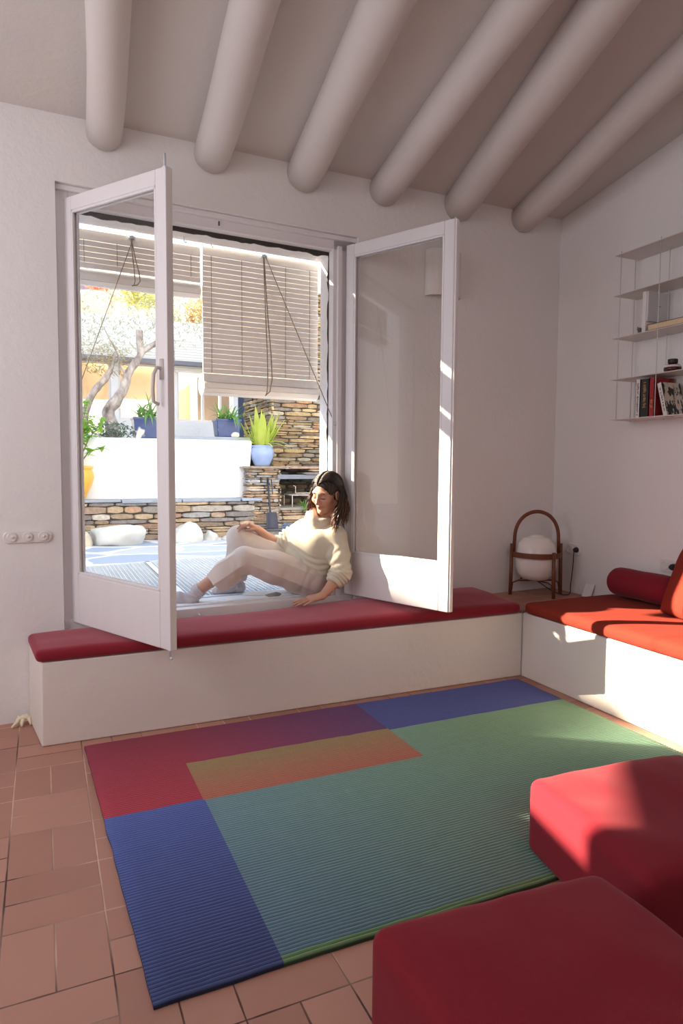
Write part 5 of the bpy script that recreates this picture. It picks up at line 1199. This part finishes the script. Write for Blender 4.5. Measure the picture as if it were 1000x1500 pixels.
# --- hair: a soft cap plus many wavy strands from a centre parting
hr = Vol(HC-.16, HC+.16, .0042)
hr.ell(HP(-.018, 0, .038), (.102, .083, .091), HB, .01); hr.ell(HP(-.045, 0, -.02), (.075, .080, .10), HB, .02)
hr.ell(HP(.092, 0, -.028), (.072, .067, .094), HB, .012, 'sub')
hr.ell(HP(.03, .088, -.012), (.055, .022, .05), HB, .010, 'sub'); 
V, Q = hr.mesh(); V = relax(V, Q, 2, .5); N = vnormals(V, Q)
L_ = (V-HC)@HB.T; V = V+N*(.0012*np.sin(L_[:, 0]*420+12*np.sin(L_[:, 2]*22)))[:, None]
m_h = MB(); m_h.v = [tuple(p) for p in V]; m_h.f = [tuple(q) for q in Q]; m_h.c = [lin(46, 32, 28)]*len(V); m_h.mi = [0]*len(Q)
rh = np.random.default_rng(5)
def strand(f0, sg, layer, ln, hue):
    pts = []; rs = []; n1 = 9; front = (f0+.085)/.165
    tuck = sg > 0                                   # her left side is swept back behind the ear
    for k in range(n1):
        t = k/(n1-1); ph = .06+t*(1.62 if tuck else 1.52)
        fb = f0*(1-t)+((-.062+.045*front-.01*layer) if tuck else (.022*front-.055*(1-front)))*t
        ra = .106+.004*layer; rs_ = .085+.005*layer; ru = .094+.004*layer
        fall = math.sqrt(max(.05, 1-min(.98, abs(fb+.018)/ra)**2))
        s_ = sg*rs_*math.sin(min(ph, PI/2))*(fall**.6); u = .038+ru*math.cos(ph)*fall
        pts.append(HP(fb, s_, u))
    p = pts[-1].copy(); out = hs*sg
    tgt = rh.normal(size=3)*.012; amp = rh.uniform(.004, .012); fr = rh.uniform(1.1, 1.9); phs = rh.uniform(0, 6.28); n2 = 18
    slack = (hf*(.085 if tuck and front > .35 else (-.01 if tuck else .012)))
    side = nrm(np.cross((0, 0, 1), out)); p0 = p.copy()
    for k in range(1, n2+1):
        t = k/n2; drop = A3(0, 0, -1)*ln*t
        q = p0+drop+out*(.016*math.sin(PI*min(1, t*1.1))+.006)+slack*t+tgt*t+out*amp*math.sin(fr*2*PI*t+phs)*t+side*amp*1.2*math.cos(fr*2*PI*t+phs)*min(1, t*1.5)
        pts.append(q)
    N_ = len(pts); r0 = rh.uniform(.0026, .0042); rs = [r0*(.8 if i < 3 else 1)*(1 if i < N_-6 else (N_-i)/6.5) for i in range(N_)]
    b0 = len(m_h.v); m_h.tube([tuple(q) for q in pts], rs, 5, True)
    for i in range(N_):
        t = max(0, (i-n1)/(n2)); c = np.array(lin(44, 30, 27))*(1-t**1.3)+np.array(hue)*t**1.3; m_h.c[b0+i*5:b0+(i+1)*5] = [tuple(c)]*5
for k in range(340):
    sg = 1 if k % 2 else -1; f0 = rh.uniform(-.085, .080); lay = rh.uniform(0, 1)
    strand(f0, sg, lay, rh.uniform(.15, .25) if sg > 0 else rh.uniform(.15, .215), lin(*( (150, 108, 78) if rh.random() < .35 else (96, 66, 50))))
def m_hair():
    q = NT('brown_hair'); a = q.n('ShaderNodeVertexColor'); a.layer_name = 'Col'; nz = q.noise(90, 3); q.bsdf(q.mix(.35, a.outputs[0], q.mix(nz.outputs[0], (.4, .4, .4, 1), (1, 1, 1, 1)), 'MULTIPLY'), .42, None, Specular_IOR_Level=.4); return q.m
oh = m_h.obj('hair', m_hair(), per, smooth=True, color=True)
MBROW = simple('dark_brow_hair', lin(48, 32, 28), .7)
for sg in (1, -1):
    m = MB(); m.tube([HP(.0925, sg*.014, .0245), HP(.0915, sg*.026, .0285), HP(.0845, sg*.040, .0265), HP(.076, sg*.050, .021)], [.0020, .0027, .0022, .0008], 6); m.obj('eyebrow', MBROW, per, smooth=True)
    m = MB(); m.tube([HP(.0835, sg*.0165, -.0030), HP(.0870, sg*.024, -.0065), HP(.0872, sg*.033, -.0082), HP(.0825, sg*.042, -.0065), HP(.0765, sg*.049, -.0035)], [.0007, .0013, .0016, .0015, .0006], 6); m.obj('eyelash', MBROW, per, smooth=True)
